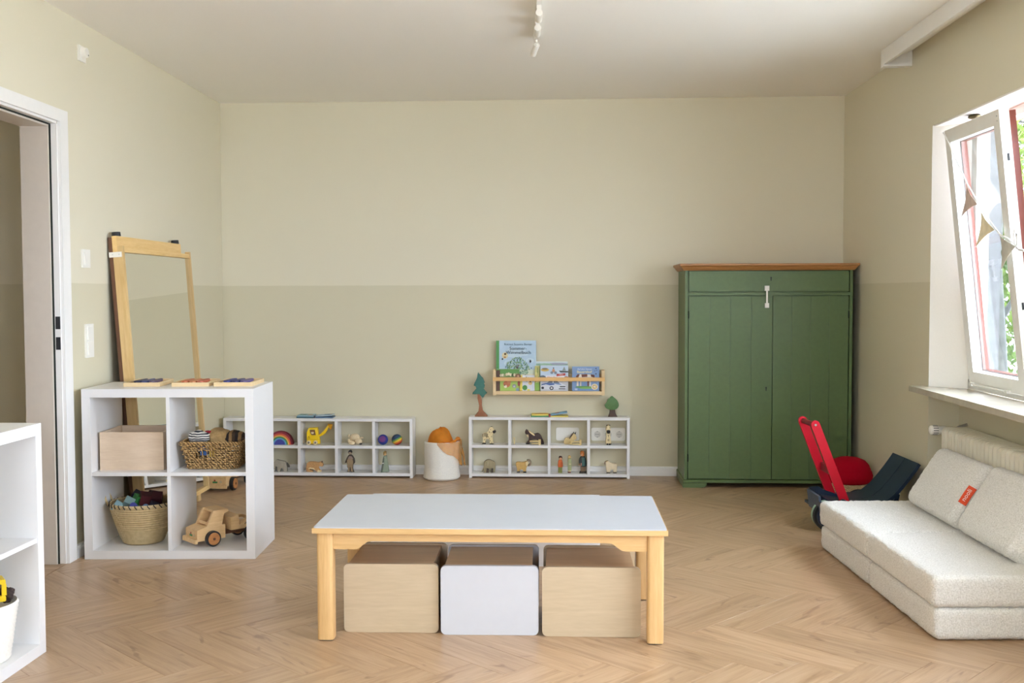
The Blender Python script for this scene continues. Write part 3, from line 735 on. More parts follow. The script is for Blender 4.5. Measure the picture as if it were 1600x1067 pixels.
def stripes(name, cols, axis, freq):
    m, nt, b = nodes(name); v = coords(nt); sx = ND(nt, 'ShaderNodeSeparateXYZ'); nt.links.new(v, sx.inputs[0])
    n = ND(nt, 'ShaderNodeTexNoise', Scale=30.0); nt.links.new(v, n.inputs['Vector'])
    a = ND(nt, 'ShaderNodeMath', operation='MULTIPLY_ADD'); a.inputs[1].default_value = .006; nt.links.new(n.outputs['Fac'], a.inputs[0]); nt.links.new(sx.outputs['XYZ'.index(axis)], a.inputs[2])
    ml = ND(nt, 'ShaderNodeMath', operation='MULTIPLY'); ml.inputs[1].default_value = freq; nt.links.new(a.outputs[0], ml.inputs[0])
    fr = ND(nt, 'ShaderNodeMath', operation='FRACT'); nt.links.new(ml.outputs[0], fr.inputs[0])
    c = ramp(nt, fr.outputs[0], [(i/len(cols), q) for i, q in enumerate(cols)])
    c.node.color_ramp.interpolation = 'CONSTANT'; nt.links.new(c, b.inputs['Base Color']); b.inputs['Roughness'].default_value = .85
    return m
lump('striped_cloth', (WB[0]-.068, WB[1]-.06, WB[2]+.143), .045, (1.1, .9, .62), stripes('black_white_stripes', [(.75, .72, .66), (.03, .03, .04)], 'Z', 95), 'black and white striped cloth bundle on the wicker basket', 'cloth', 1)
lump('red_glove', (WB[0]-.028, WB[1]-.03, WB[2]+.150), .022, (1.3, .8, .8), plain('crimson_felt', C(150, 24, 40), .9, .2, 200), 'small crimson felt piece tucked beside the striped bundle', 'cloth', 5)
lump('tan_pouch', (WB[0]+.02, WB[1]-.02, WB[2]+.135), .055, (1.1, .9, .8), plain('tan_suede', C(168, 138, 92), .9, .15, 120), 'tan suede pouch heaped in the wicker basket', 'pouch', 9)
lump('dark_cloth', (WB[0]+.085, WB[1]-.02, WB[2]+.132), .046, (1.2, 1.0, .75), stripes('brown_dark_stripes', [C(70, 52, 38), C(36, 30, 28), C(150, 116, 74)], 'X', 24), 'brown and black striped cloth at the right of the wicker basket', 'cloth', 13)
tag(obj('toy_block', RB(-.014, .014, -.014, .014, -.02, .02, .002), flat('2a62a8'), None, (WB[0]-.035, WB[1]-.09, WB[2]+.084)), 'blue block seen through the handle hole of the wicker basket', 'toy block')
tag(obj('toy_block', RB(-.016, .016, -.014, .014, -.024, .024, .002), flat('c8a020'), None, (WB[0]+.006, WB[1]-.088, WB[2]+.080)), 'yellow block seen through the handle hole of the wicker basket', 'toy block')

# belly basket with blocks
t = empty('straw_basket', (-1.716, 4.918, .0385), 0, 'round plaited straw basket full of coloured blocks', 'basket')
prof = [(.082, 0), (.09, .004)]
for i in range(17):
    f = (i+.5)/17; r = .088+.062*(f**.8)-.004*max(0, f-.85)*6; prof += [(r-.0035, .004+.178*(i/17)+.0005), (r+.0025, .004+.178*((i+.5)/17))]
prof += [(.148, .188), (.144, .192), (.139, .188)]
for i in range(8): f = 1-i/8; prof.append((.082+.057*f**.8, .012+.176*f))
prof.append((.02, .012))
obj('woven_body', LA(prof, 56), M_STRAW, t, smooth=75)
bm = NB()
for i in range(34):
    a = 2*pi*i/34; p = Vector((.146*cos(a), .146*sin(a), .188)); q = Vector((.151*cos(a+.07), .151*sin(a+.07), .176)); tube(bm, [p+Vector((0, 0, .006)), p+Vector((.003*cos(a), .003*sin(a), 0)), q], .0022, 5)
obj('rim_stitches', bm, plain('black_thread', (.03, .025, .02), .8), t, smooth=60, kind='stuff')
for sg in (-1, 1): obj('handle', TB([(sg*.150, -.03, .175), (sg*.163, -.032, .205), (sg*.172, -.02, .232), (sg*.174, 0, .24), (sg*.172, .02, .232), (sg*.163, .032, .205), (sg*.150, .03, .175)], .0055, 8), M_STRAW, t, smooth=60)
SB = Vector((-1.716, 4.918, .0385))
for nm, x, y, z, s, hx, lab, rot, rnd_ in (
    ('toy_block', -.088, -.085, .180, .036, '8fb4bc', 'pale blue block at the left rim of the straw basket', (.5, .6, .3), 0),
    ('toy_block', -.045, -.062, .190, .042, '7d9c98', 'grey green block beside the pale blue one in the basket', (.6, .5, .2), 0),
    ('toy_block', -.012, -.028, .200, .040, '2f8a3a', 'bright green block near the middle of the straw basket', (.4, .3, .8), 0),
    ('toy_block', -.008, -.098, .182, .030, '3a3f9a', 'violet blue disc block at the front of the basket', (1.2, .2, .1), 1),
    ('toy_block', .022, -.03, .205, .050, '5a1c22', 'largest dark red block on top of the heap', (.3, .2, .5), 0),
    ('toy_block', .072, -.02, .205, .046, '461a24', 'maroon block at the right of the heap', (.7, .1, .2), 0),
    ('toy_block', .045, -.095, .178, .026, '4a6a8a', 'small slate blue cylinder at the front rim', (1.3, .1, .3), 1),
    ('toy_block', .078, -.078, .178, .038, '1c2036', 'near black navy block at the right rim', (.2, .4, .6), 0),
    ('toy_block', -.04, .035, .200, .046, '2a2440', 'dark purple block at the back of the basket', (.3, .5, .1), 0),
    ('toy_block', .03, .05, .196, .046, '3c1820', 'dark wine block at the back of the basket', (.6, .3, .9), 0)):
    bm = CY((0, 0, -s/2), (0, 0, s/2), s*.55, n=20) if rnd_ else RB(-s/2, s/2, -s/2, s/2, -s/2, s/2, .002)
    tag(obj(nm, bm, flat(hx, .55), None, tuple(SB+Vector((x, y, z))), rot), lab, 'toy block')
tag(obj('block_heap', LA([(.02, .0), (.105, .02), (.118, .06), (.10, .075), (.02, .08)], 24), plain('blocks_painted_shade', C(40, 30, 40), .7, .4, 40), None, (SB.x, SB.y, SB.z+.09), smooth=30), 'lower layer of blocks in the straw basket, painted dark for shade', 'toy block', None, 'stuff')  # one dark dome; the shade among the lower blocks is its colour

# wooden trucks
def truck(loc, yaw, label, grp, bed):
    t = empty('toy_truck', loc, yaw, label, 'toy truck', grp)         # local +x is forward
    L = .09
    obj('bonnet', bev(PR([(.045, .022), (.155, .022), (.155, .062), (.118, .072), (.045, .072)], -L/2, L/2, 'Y'), .002, 1), M_MAPLE, t)
    for sg in (-1, 1):
        q = sorted((sg*L/2, sg*(L/2-.010))); obj('cab_side', bev(PR([(.058, .0722), (.117, .0722), (.091, .126), (.034, .126), (.030, .118), (.050, .110)], q[0], q[1], 'Y'), .0015, 1), M_MAPLE, t)
    obj('cab_roof', RB(.034, .086, -L/2+.0103, L/2-.0103, .117, .126, .0015), M_MAPLE, t)
    M = Matrix.Translation((.1065, 0, .0785)) @ Matrix.Rotation(radians(-25), 4, 'Y')
    obj('windscreen_sill', box(NB(), -.004, .004, -L/2+.0103, L/2-.0103, -.005, .006, 0, M), M_MAPLE, t)
    obj('bumper', RB(.1555, .166, -L/2-.006, L/2+.006, .016, .032, .002), M_MAPLE, t)
    prints(t, [(circ(-.004, .048, .004, 8), 'b03030'), (rrect(-.014, .008, .037, .044, .002, 2), '3c8a4a'), (circ(.022, .042, .006, 10), 'c8b48a')], 0, 'badge', loc=(.1555, 0, 0), rot=(0, 0, pi/2))
    obj('chassis', RB(-.10, .0448, -.018, .018, .028, .045, .002), M_BROWNW, t)
    if bed == 'trailer':
        obj('load_block', bev(PR([(-.098, .0452), (.022, .0452), (.022, .092), (-.008, .1), (-.012, .062), (-.098, .058)], -L/2, L/2, 'Y'), .002, 1), M_MAPLE, t)
        for sg in (-1, 1): obj('mudguard', PR(circ(-.055, .04, .042, 16, 1, 10, 170)+circ(-.055, .04, .032, 16, 1, 10, 170)[::-1], sg*L/2, sg*(L/2-.016), 'Y'), M_MAPLE, t)
    else:
        obj('load_box', RB(-.115, .03, -L/2, L/2, .0453, .105, .002), M_MAPLE, t); obj('tail_board', RB(-.123, -.1155, -L/2-.004, L/2+.004, .03, .09, .002), M_MAPLE, t)
    for x, sg in ((.098, -1), (.098, 1), (-.055, -1), (-.055, 1)):
        y0 = sg*(L/2+.0015); y1 = sg*(L/2+.019)
        wh = obj('wheel', CY((x, y0, .028), (x, y1, .028), .022, n=24), M_WHEELW, t, smooth=40)
        bm = NB(); A = circ(x, .028, .0282, 28); B = circ(x, .028, .0222, 28)
        va = [[bm.verts.new((u, y, v)) for u, v in Q] for Q in (A, B) for y in (y0, y1-sg*.003)]
        for a_, b_ in ((0, 1), (1, 3), (3, 2), (2, 0)):
            for i in range(28): bm.faces.new([va[a_][i], va[a_][(i+1) % 28], va[b_][(i+1) % 28], va[b_][i]])
        obj('tyre', bm, M_BLACK, wh, smooth=50); obj('axle_end', CY((x, y1, .028), (x, y1+sg*.002, .028), .005, n=10), M_BROWNW, wh)
    return t
def truck_at(cx, cy, z, f, **k): return truck((cx, cy, z), math.atan2(f[1], f[0]), **k)
tk = truck_at(-1.318, 4.948, .0385, (-.74, -.67), label='wooden toy truck in the lower right bay of the cube shelf', grp='wooden toy trucks', bed='trailer')
tk.scale = (1.26, 1.26, 1.26)
tk2 = truck_at(-1.742, 6.565, .0, (-.16, -.99), label='wooden toy truck parked on the floor behind the cube shelf', grp='wooden toy trucks', bed='box'); tk2.scale = (1.42, 1.42, 1.42)

# near shelf basket and toy
t = empty('rope_basket', (-1.674, 3.302, .0385), 0, 'white rope basket holding a yellow toy at the left picture edge', 'basket')
prof = [(.082, 0)]
for i in range(14): f = i/14; r = .088+.027*f; prof += [(r-.0015, .004+.18*f), (r+.003, .004+.18*(f+.5/14))]
prof += [(.111, .186), (.105, .18), (.08, .02), (.02, .012)]
obj('coiled_body', LA(prof, 44), M_ROPE, t, smooth=70)
yl = plain('yellow_toy_plastic', C(232, 196, 30), .35, .04)
t = empty('yellow_toy', (-1.655, 3.32, .222), .6, 'yellow toy digger heaped in the near rope basket', 'toy')
obj('cab_frame', bev(prism(prism(NB(), rrect(-.05, .05, .0, .018, .005), -.03, .03), rrect(-.05, .05, .055, .07, .005), -.03, .03), .002, 1), yl, t)
for x in (-.045, .045): obj('cab_post', RB(x-.007, x+.007, -.028, .028, .0185, .0545, .002), yl, t)
obj('seat', RB(-.03, .03, -.02, .02, .019, .036, .004), M_BLACK, t)
lump('plush_tuft', (-1.612, 3.352, .238), .026, (1, 1, .8), plain('dark_plush', C(60, 48, 44), .95, .4, 150), 'tuft of dark plush fur beside the yellow digger', 'plush toy', 21, .5)

# ---------------------------------------------------------------- leaning mirror
m = empty('standing_mirror', (-2.0969+.0276*5.1+.105, 5.16, 0), 0, 'tall wood framed mirror leaning on the left wall behind the cube shelf', 'mirror')
m.rotation_euler = (0, -.066, LA_)
obj('back_stile', RB(0, .018, 0, .05, .0, 1.462, .002), M_BROWNW, m); obj('back_stile', RB(0, .018, .86, .91, .0, 1.462, .002), M_BROWNW, m)
obj('stile', RB(.0185, .042, 0, .045, .002, 1.39, .002), M_PINEZ, m); obj('stile', RB(.0185, .042, .868, .913, .002, 1.39, .002), M_PINEZ, m)
obj('top_board', RB(.0185, .042, 0, .915, 1.3905, 1.468, .002), wood('pine_wood_lengthwise', C(222, 182, 112), C(240, 206, 146), 'Y', .45), m)
for y0, y1 in ((-.002, .020), (.978, 1.0)): obj('mirror_frame_stile', RB(.0425, .068, y0, y1, .05, 1.418 if y0 < .5 else 1.425, .002), M_PINEZ, m)
obj('mirror_frame_rail', RB(.0425, .066, .0203, .9777, 1.388, 1.412, .002), wood('pine_wood_lengthwise', (0, 0, 0), (0, 0, 0)), m); obj('mirror_frame_rail', RB(.0425, .066, .0203, .9777, .05, .074, .002), wood('pine_wood_lengthwise', (0, 0, 0), (0, 0, 0)), m)
obj('backing_board', BX(.0422, .050, .0203, .9777, .0745, 1.3875), M_BROWNW, m)
obj('mirror_glass', BX(.0505, .054, .0203, .9777, .0745, 1.3875), M_MIRROR, m)
for y in (.03, .86): obj('cap', CY((.03, y, 1.4685), (.03, y, 1.488), .022, .020, n=20), M_BLACK, m, smooth=40)
bm = NB(); box(bm, .0, .062, -.005, -.0025, 1.365, 1.39); br = obj('bracket', bm, M_WHITEP, m)
bm = NB()
for x in (.018, .05): cyl(bm, (x, -.0051, 1.378), (x, -.006, 1.378), .003, n=8)
obj('bracket_screw', bm, M_STEEL, br)

# ---------------------------------------------------------------- low shelves
def low_shelf(x0, y0, n, pitch, D, zs, label, wavy):
    t = empty('low_shelf', (x0, y0, 0), BA_, label, 'shelf', 'long low white shelves'); W = n*pitch+.018
    for x in (0, W-.018): obj('side_panel', RB(x, x+.018, 0, D, .0005, zs[2]+.018, .0015), M_WHITE, t)
    for i, z in enumerate(zs): obj(('bottom_board', 'middle_board', 'top_board')[i], RB(.0185, W-.0185, .001, D-.001, z, z+.018, .001), M_WHITE, t)
    for i in range(1, n):
        for a, b in ((zs[0]+.0185, zs[1]-.0005), (zs[1]+.0185, zs[2]-.0005)):
            x = i*pitch
            if wavy:
                h = b-a; pts = [(.001, a), (D-.004, a), (D-.004, a+.2*h), (D-.012, a+.3*h), (D-.022, a+.4*h), (D-.022, a+.6*h), (D-.012, a+.72*h), (D-.004, a+.82*h), (D-.004, b), (.001, b)]
                obj('divider', PR(pts, x, x+.018, 'X'), M_WHITE, t)
            else: obj('divider', RB(x, x+.018, .001, D-.001, a, b, .001), M_WHITE, t)
    return t
ZL = (.012, .189, .364); ZR = (.010, .194, .374)
low_shelf(-1.868, 6.868, 5, .2425, .138, ZL, 'long low white shelf with ten small bays in the left back corner', True)
low_shelf(-.278, 6.811, 4, .2525, .112, ZR, 'low white shelf with eight small bays under the book ledge', False)
def ysL(x): return 6.7705-.0525*x
def ysR(x): return 6.7975-.0487*x
# ---------------------------------------------------------------- carved toys on the low shelves
UA, UB, UL, UF, UT = .0003206, .0003334, .000349, .000328, .00041
def K(pts, ox, oy, u): return [((x-ox)*u, max(0.0, (oy-y)*u)) for x, y in pts]
def carve(pts, th, b=.0028, k=2, y=0):
    if k > 1: pts = smoothpoly(pts, k)
    pts = [(p[0], max(0.0, p[1])) for p in pts]
    bm = PR(pts, y-th/2, y+th/2)
    if b:
        es = [e for f in bm.faces if len(f.verts) > 4 for e in f.edges]
        try: bmesh.ops.bevel(bm, geom=list(set(es)), offset=b, segments=2, profile=.6, affect='EDGES', clamp_overlap=True)
        except Exception: pass
    return bm
def toy(name, label, cat, x, dy, z, yfun, parts, ox, oy, u, rz=0, group=None):
    t = empty(name, (x, yfun(x)+dy, z), rz, label, cat, group)
    for nm, pts, mat, th, y, k in parts:
        q = K(pts, ox, oy, u)
        obj(nm, carve(q, th, .0026 if th > .006 else 0, k, y), mat, t, smooth=50)
    return t
def q4(x0, y0, x1, y1, w): 
    d = Vector((x1-x0, y1-y0)).normalized(); n = Vector((-d.y, d.x))*w/2
    return [(x0+n.x, y0+n.y), (x1+n.x, y1+n.y), (x1-n.x, y1-n.y), (x0-n.x, y0-n.y)]
def cc(x, y, r, n=14, sy=1): return circ(x, y, r, n, sy)
mt = lambda h, n=None: flat(h, .6)
CREAM = plain('toy_cream_stain', C(228, 208, 160), .6, .06, 60); BLK = plain('toy_black_stain', C(28, 24, 24), .6, .1, 60)
UPR = ZR[1]+.0182; LOR = ZR[0]+.0182; TOR = ZR[2]+.0182; UPL = ZL[1]+.0182; LOL = ZL[0]+.0182; TOL = ZL[2]+.0182
F = -.0136   # front face of a thick toy
t = toy('toy_zebra', 'striped wooden zebra with black muzzle in the upper left bay of the right shelf', 'toy animal', -.158, .05, UPR, ysR, [
 ('body', [(238, 390), (300, 390), (296, 350), (285, 325), (312, 282), (350, 272), (385, 290), (396, 330), (388, 390), (458, 390), (456, 365), (440, 345), (448, 300), (440, 235), (447, 170), (480, 172), (502, 150), (498, 122), (470, 108), (455, 70), (432, 42), (400, 48), (372, 85), (352, 150), (322, 163), (270, 168), (240, 188), (234, 230), (250, 272), (268, 300), (252, 345)], CREAM, .026, 0, 2),
 ('muzzle', cc(476, 140, 31), BLK, .029, 0, 1), ('mane', [(362, 150), (352, 120), (372, 78), (402, 38), (440, 34), (418, 62), (388, 100)], BLK, .016, 0, 2),
 ('hoof', [(230, 392), (304, 392), (302, 366), (268, 358), (238, 366)], BLK, .0285, 0, 1), ('hoof', [(382, 392), (462, 392), (462, 376), (430, 366), (392, 376)], BLK, .0285, 0, 1)]
 + [('stripe', q4(*s, 11), BLK, .001, F, 1) for s in ((252, 185, 258, 250), (276, 172, 290, 240), (302, 168, 312, 236), (326, 166, 330, 262), (290, 290, 276, 318), (345, 180, 350, 250), (378, 130, 384, 160))]
 + [('spot', cc(*s, 8, 8), BLK, .001, F, 1) for s in ((420, 155), (426, 235), (366, 245), (380, 275), (400, 320), (430, 350), (410, 90))], 345, 392, UA, -.12)
DKB = plain('toy_dark_brown_stain', C(66, 42, 36), .6, .1, 60)
toy('toy_horse', 'dark brown wooden horse with cream mane in the second upper bay', 'toy animal', .143, .062, UPR, ysR, [
 ('body', [(1065, 150), (1075, 110), (1095, 95), (1135, 115), (1170, 150), (1230, 190), (1270, 180), (1310, 165), (1350, 175), (1390, 220), (1415, 280), (1440, 335), (1440, 385), (1360, 385), (1345, 350), (1335, 305), (1290, 290), (1200, 290), (1168, 310), (1160, 385), (1090, 385), (1100, 362), (1135, 330), (1138, 240), (1125, 185), (1100, 190), (1075, 175)], DKB, .026, 0, 2),
 ('mane', [(1130, 112), (1160, 120), (1262, 195), (1265, 218), (1236, 214), (1165, 160)], CREAM, .0285, 0, 1), ('chest_tuft', [(1092, 195), (1132, 190), (1140, 240), (1108, 238)], CREAM, .0275, 0, 1),
 ('hoof', [(1086, 387), (1160, 387), (1158, 366), (1104, 362)], BLK, .0285, 0, 1), ('hoof', [(1356, 387), (1442, 387), (1440, 362), (1362, 362)], BLK, .0285, 0, 1), ('ear', [(1080, 112), (1090, 84), (1112, 98)], DKB, .012, 0, 1)], 1255, 387, UA)
FEN = plain('toy_fence_wood', C(214, 190, 132), .6, .08, 50)
toy('toy_fence', 'small wooden toy fence in front of the dark horse', 'toy fence', .152, .022, UPR, ysR, [
 ('post', [(1290, 392), (1338, 392), (1338, 285), (1290, 285)], FEN, .012, 0, 1), ('rail', [(1115, 330), (1289, 330), (1289, 308), (1115, 308)], FEN, .008, 0, 1), ('rail', [(1150, 376), (1289, 376), (1289, 356), (1150, 356)], FEN, .008, 0, 1)], 1240, 392, UA)
toy('toy_post', 'thin wooden toy post standing left of the dark horse', 'toy post', .013, .055, UPR, ysR, [('post', [(884, 385), (906, 385), (906, 250), (884, 250)], FEN, .008, 0, 1), ('rail_stub', [(862, 270), (883, 270), (883, 260), (862, 260)], FEN, .005, 0, 1)], 893, 385, UA)
GOA = plain('toy_goat_stain', C(212, 186, 130), .6, .1, 60)
toy('toy_goat', 'lying cream wooden goat with dark ears before the double socket plate', 'toy animal', .376, .066, UPR, ysR, [
 ('body', [(322, 398), (315, 345), (330, 295), (370, 275), (410, 285), (440, 250), (470, 210), (500, 195), (530, 215), (556, 270), (540, 312), (500, 320), (482, 345), (452, 398)], GOA, .026, 0, 2),
 ('mane', [(405, 292), (440, 240), (470, 196), (494, 186), (482, 222), (448, 262), (422, 300)], plain('toy_grey_brown', C(88, 72, 56), .6, .1), .0275, 0, 1),
 ('ear', [(484, 200), (500, 158), (512, 200)], BLK, .008, 0, 1), ('ear', [(514, 204), (548, 162), (536, 218)], BLK, .008, .004, 1)], 440, 400, UB)
toy('toy_fence', 'small wooden toy fence beside the lying goat', 'toy fence', .40, .018, UPR, ysR, [
 ('post', [(650, 400), (688, 400), (688, 298), (650, 298)], FEN, .012, 0, 1), ('rail', [(482, 345), (649, 345), (649, 325), (482, 325)], FEN, .008, 0, 1), ('rail', [(470, 390), (649, 390), (649, 372), (470, 372)], FEN, .008, 0, 1)], 560, 400, UB)
toy('toy_calf', 'cream wooden calf facing forward with a black muzzle in the upper right bay', 'toy animal', .617, .04, UPR, ysR, [
 ('body', [(1120, 402), (1118, 300), (1134, 210), (1124, 150), (1120, 90), (1132, 45), (1165, 22), (1190, 40), (1200, 80), (1199, 130), (1195, 200), (1205, 300), (1214, 350), (1202, 402)], CREAM, .05, .012, 2),
 ('muzzle', [(1126, 130), (1140, 116), (1184, 116), (1198, 130), (1194, 172), (1178, 186), (1146, 186), (1130, 172)], BLK, .012, -.013, 1),
 ('hoof', [(1122, 405), (1160, 405), (1158, 376), (1128, 374)], BLK, .008, -.011, 1), ('hoof', [(1164, 405), (1206, 405), (1202, 374), (1168, 376)], BLK, .008, -.011, 1), ('hind_hoof', [(1200, 405), (1228, 405), (1226, 372), (1204, 376)], BLK, .02, .025, 1),
 ('horn', [(1122, 40), (1132, 16), (1146, 34)], BLK, .008, 0, 1), ('horn', [(1176, 34), (1192, 14), (1202, 42)], BLK, .008, 0, 1),
 ('chest_mark', [(1144, 208), (1160, 236), (1176, 208), (1170, 206), (1160, 222), (1150, 206)], BLK, .001, -.0136, 1), ('chest_mark', q4(1160, 236, 1160, 252, 7), BLK, .001, -.0136, 1), ('brand_square', [(1142, 330), (1178, 330), (1178, 290), (1142, 290)], plain('toy_grey_tan', C(176, 156, 120), .6), .001, -.0136, 1),
 ('eye', cc(1134, 70, 6, 8), BLK, .001, -.0136, 1), ('eye', cc(1188, 70, 6, 8), BLK, .001, -.0136, 1)], 1165, 405, UB)
GRB = plain('toy_grey_green_stain', C(150, 138, 106), .65, .12, 50); DKF = plain('toy_dark_foot', C(74, 62, 50), .65, .1)
toy('toy_elephant', 'grey brown wooden elephant seen from behind in the lower left bay of the right shelf', 'toy animal', -.155, .05, LOR, ysR, [
 ('body', [(262, 940), (262, 800), (272, 740), (310, 700), (350, 684), (400, 690), (450, 715), (488, 745), (488, 940), (396, 940), (392, 872), (372, 872), (360, 942), (262, 942)], GRB, .032, 0, 2),
 ('trunk', [(222, 925), (240, 885), (262, 840), (272, 850), (262, 885), (240, 928)], GRB, .014, 0, 2), ('leg', [(304, 944), (358, 944), (362, 862), (320, 852)], DKF, .008, -.0145, 1), ('leg', [(404, 944), (450, 944), (448, 856), (412, 856)], DKF, .008, -.0145, 1), ('tail', q4(345, 720, 340, 800, 10), plain('toy_grey_light', C(176, 166, 136), .6), .004, -.017, 1)], 355, 944, UA, .1)
RAM = plain('toy_ram_stain', C(204, 166, 96), .65, .1, 60); HRN = plain('toy_ram_horn', C(138, 120, 96), .6, .15, 60)
toy('toy_ram', 'golden wooden ram with a grey curled horn in the second lower bay', 'toy animal', .06, .05, LOR, ysR, [
 ('body', [(915, 765), (940, 735), (1000, 738), (1050, 750), (1090, 745), (1112, 722), (1150, 730), (1162, 790), (1130, 830), (1115, 870), (1122, 950), (1064, 950), (1064, 890), (1000, 878), (990, 950), (938, 950), (946, 890), (922, 820)], RAM, .028, 0, 2),
 ('face', [(1112, 740), (1150, 720), (1168, 770), (1142, 824), (1120, 800)], CREAM, .031, 0, 2),
 ('horn', circ(1165, 755, 66, 16, 1, -120, 110)+circ(1165, 755, 42, 16, 1, -120, 110)[::-1], HRN, .034, 0, 1), ('hoof', [(934, 952), (994, 952), (992, 918), (944, 918)], BLK, .0305, 0, 1), ('hoof', [(1062, 952), (1126, 952), (1122, 924), (1066, 924)], BLK, .0305, 0, 1)], 1030, 952, UA)
SKN = plain('figurine_skin', C(204, 150, 108), .6, .05); SHO = plain('figurine_shoe', C(40, 32, 26), .6, .1)
toy('wooden_figurine', 'wooden boy figurine in an orange jacket and olive trousers', 'figurine', .309, .05, LOR, ysR, [
 ('trousers', [(205, 920), (205, 800), (285, 800), (281, 920)], plain('figurine_olive', C(120, 124, 62), .6, .08), .022, 0, 1), ('jacket', [(215, 672), (278, 672), (293, 770), (287, 806), (202, 806), (203, 740)], plain('figurine_orange', C(206, 100, 38), .6, .06), .026, 0, 2),
 ('head', cc(250, 640, 32, 14, 1.15), SKN, .020, 0, 1), ('hair', [(218, 640), (222, 606), (250, 598), (278, 606), (286, 645), (268, 622), (236, 622)], plain('figurine_dark_hair', C(86, 44, 28), .7, .1), .023, 0, 2), ('sleeve', [(255, 700), (290, 720), (290, 790), (255, 800)], plain('figurine_orange_dark', C(180, 84, 30), .6), .004, -.014, 2)], 245, 920, UB)
toy('wooden_figurine', 'slim wooden girl figurine in a pale green dress, middle of the three', 'figurine', .367, .05, LOR, ysR, [
 ('dress', [(390, 640), (452, 640), (460, 760), (456, 872), (388, 872), (385, 760)], plain('figurine_pale_green', C(164, 170, 126), .6, .06), .020, 0, 1), ('legs', [(396, 890), (442, 890), (442, 871), (396, 871)], CREAM, .016, 0, 1), ('shoes', [(386, 916), (446, 916), (446, 890), (386, 890)], plain('figurine_brown_shoe', C(110, 64, 42), .6), .022, 0, 1),
 ('head', cc(420, 606, 30, 14, 1.1), plain('figurine_blond', C(206, 178, 116), .6), .018, 0, 1), ('belt', [(408, 750), (448, 750), (448, 738), (408, 738)], CREAM, .0225, 0, 1), ('plait', q4(396, 610, 392, 700, 10), plain('figurine_plait', C(176, 146, 84), .6), .019, 0, 1)], 416, 916, UB)
toy('wooden_figurine', 'tallest wooden figurine, a bearded man in a dark teal coat', 'figurine', .452, .04, LOR, ysR, [
 ('legs', [(640, 900), (640, 798), (738, 798), (738, 900)], plain('figurine_trouser_brown', C(128, 104, 78), .6, .08), .022, 0, 1), ('coat', [(640, 622), (720, 616), (748, 700), (746, 806), (640, 806), (618, 740), (612, 700)], plain('figurine_dark_coat', C(42, 52, 50), .6, .1), .028, 0, 2),
 ('waistcoat', [(668, 640), (716, 634), (728, 795), (666, 795)], plain('figurine_teal', C(68, 108, 104), .6, .06), .003, -.0145, 1), ('head', cc(672, 564, 40, 16, 1.15), SKN, .026, 0, 1),
 ('beard', [(632, 575), (640, 520), (672, 506), (704, 520), (712, 575), (690, 612), (664, 606), (690, 560), (680, 540), (650, 545), (648, 580)], plain('figurine_ginger', C(196, 118, 52), .7, .1), .0285, 0, 1), ('shoe', [(614, 940), (630, 905), (690, 898), (690, 940)], SHO, .026, 0, 1), ('shoe', [(692, 940), (692, 898), (744, 898), (746, 940)], SHO, .026, 0, 1),
 ('hand', cc(622, 768, 20, 10), SKN, .012, -.004, 1), ('lapel', [(640, 740), (660, 740), (655, 790), (640, 800)], plain('figurine_pink_hand', C(206, 140, 120), .6), .003, -.0145, 1)], 680, 940, UB)
WOOL = plain('toy_wool_stain', C(222, 206, 174), .7, .06, 60)
toy('toy_sheep', 'cream wooden sheep with grey face in the lower right bay', 'toy animal', .632, .05, LOR, ysR, [
 ('body', [(1100, 725), (1130, 692), (1160, 690), (1190, 735), (1250, 742), (1310, 748), (1322, 800), (1310, 928), (1255, 928), (1252, 855), (1190, 858), (1186, 928), (1125, 928), (1120, 830), (1105, 780)], WOOL, .030, 0, 2), ('face', [(1074, 742), (1084, 716), (1110, 702), (1136, 722), (1130, 756), (1090, 762)], plain('toy_sheep_face', C(150, 128, 112), .6, .06), .020, 0, 2),
 ('ear', [(1100, 705), (1140, 690), (1150, 704), (1112, 716)], CREAM, .033, 0, 1), ('hoof', [(1122, 930), (1190, 930), (1188, 904), (1126, 904)], DKF, .0325, 0, 1), ('hoof', [(1250, 930), (1312, 930), (1310, 904), (1254, 904)], DKF, .0325, 0, 1)], 1200, 930, UB)
# trees on the shelf top
TEAL = plain('toy_teal_stain', C(62, 116, 104), .6, .1, 60); TRB = plain('toy_trunk_stain', C(146, 92, 58), .6, .1, 60)
toy('toy_fir_tree', 'teal wooden fir tree on a brown trunk at the left end of the shelf top', 'toy tree', -.200, .045, TOR, ysR, [
 ('crown', [(180, 125), (215, 190), (270, 240), (310, 330), (280, 335), (312, 385), (300, 435), (268, 440), (355, 535), (300, 570), (275, 630), (222, 580), (200, 545), (140, 555), (65, 555), (75, 520), (160, 440), (135, 425), (130, 390), (90, 385), (110, 330), (165, 240), (168, 160)], TEAL, .024, 0, 1),
 ('trunk', [(165, 556), (200, 548), (222, 582), (250, 680), (250, 780), (260, 880), (310, 920), (360, 980), (360, 995), (110, 995), (110, 980), (190, 895), (195, 780), (185, 690), (165, 640)], TRB, .022, 0, 1)], 235, 995, UF)
toy('toy_round_tree', 'small green round crowned wooden tree at the right end of the shelf top', 'toy tree', .642, .045, TOR, ysR, [
 ('crown', [(1360, 80), (1400, 110), (1440, 150), (1465, 220), (1440, 270), (1390, 295), (1310, 290), (1260, 260), (1245, 215), (1280, 190), (1285, 145), (1320, 110)], plain('toy_green_stain', C(86, 122, 70), .6, .1, 60), .028, 0, 2), ('trunk', [(1322, 294), (1408, 298), (1410, 350), (1440, 400), (1440, 405), (1300, 405), (1300, 400), (1325, 350)], plain('toy_dark_trunk', C(82, 62, 50), .6, .1), .026, 0, 1)], 1365, 405, UT)
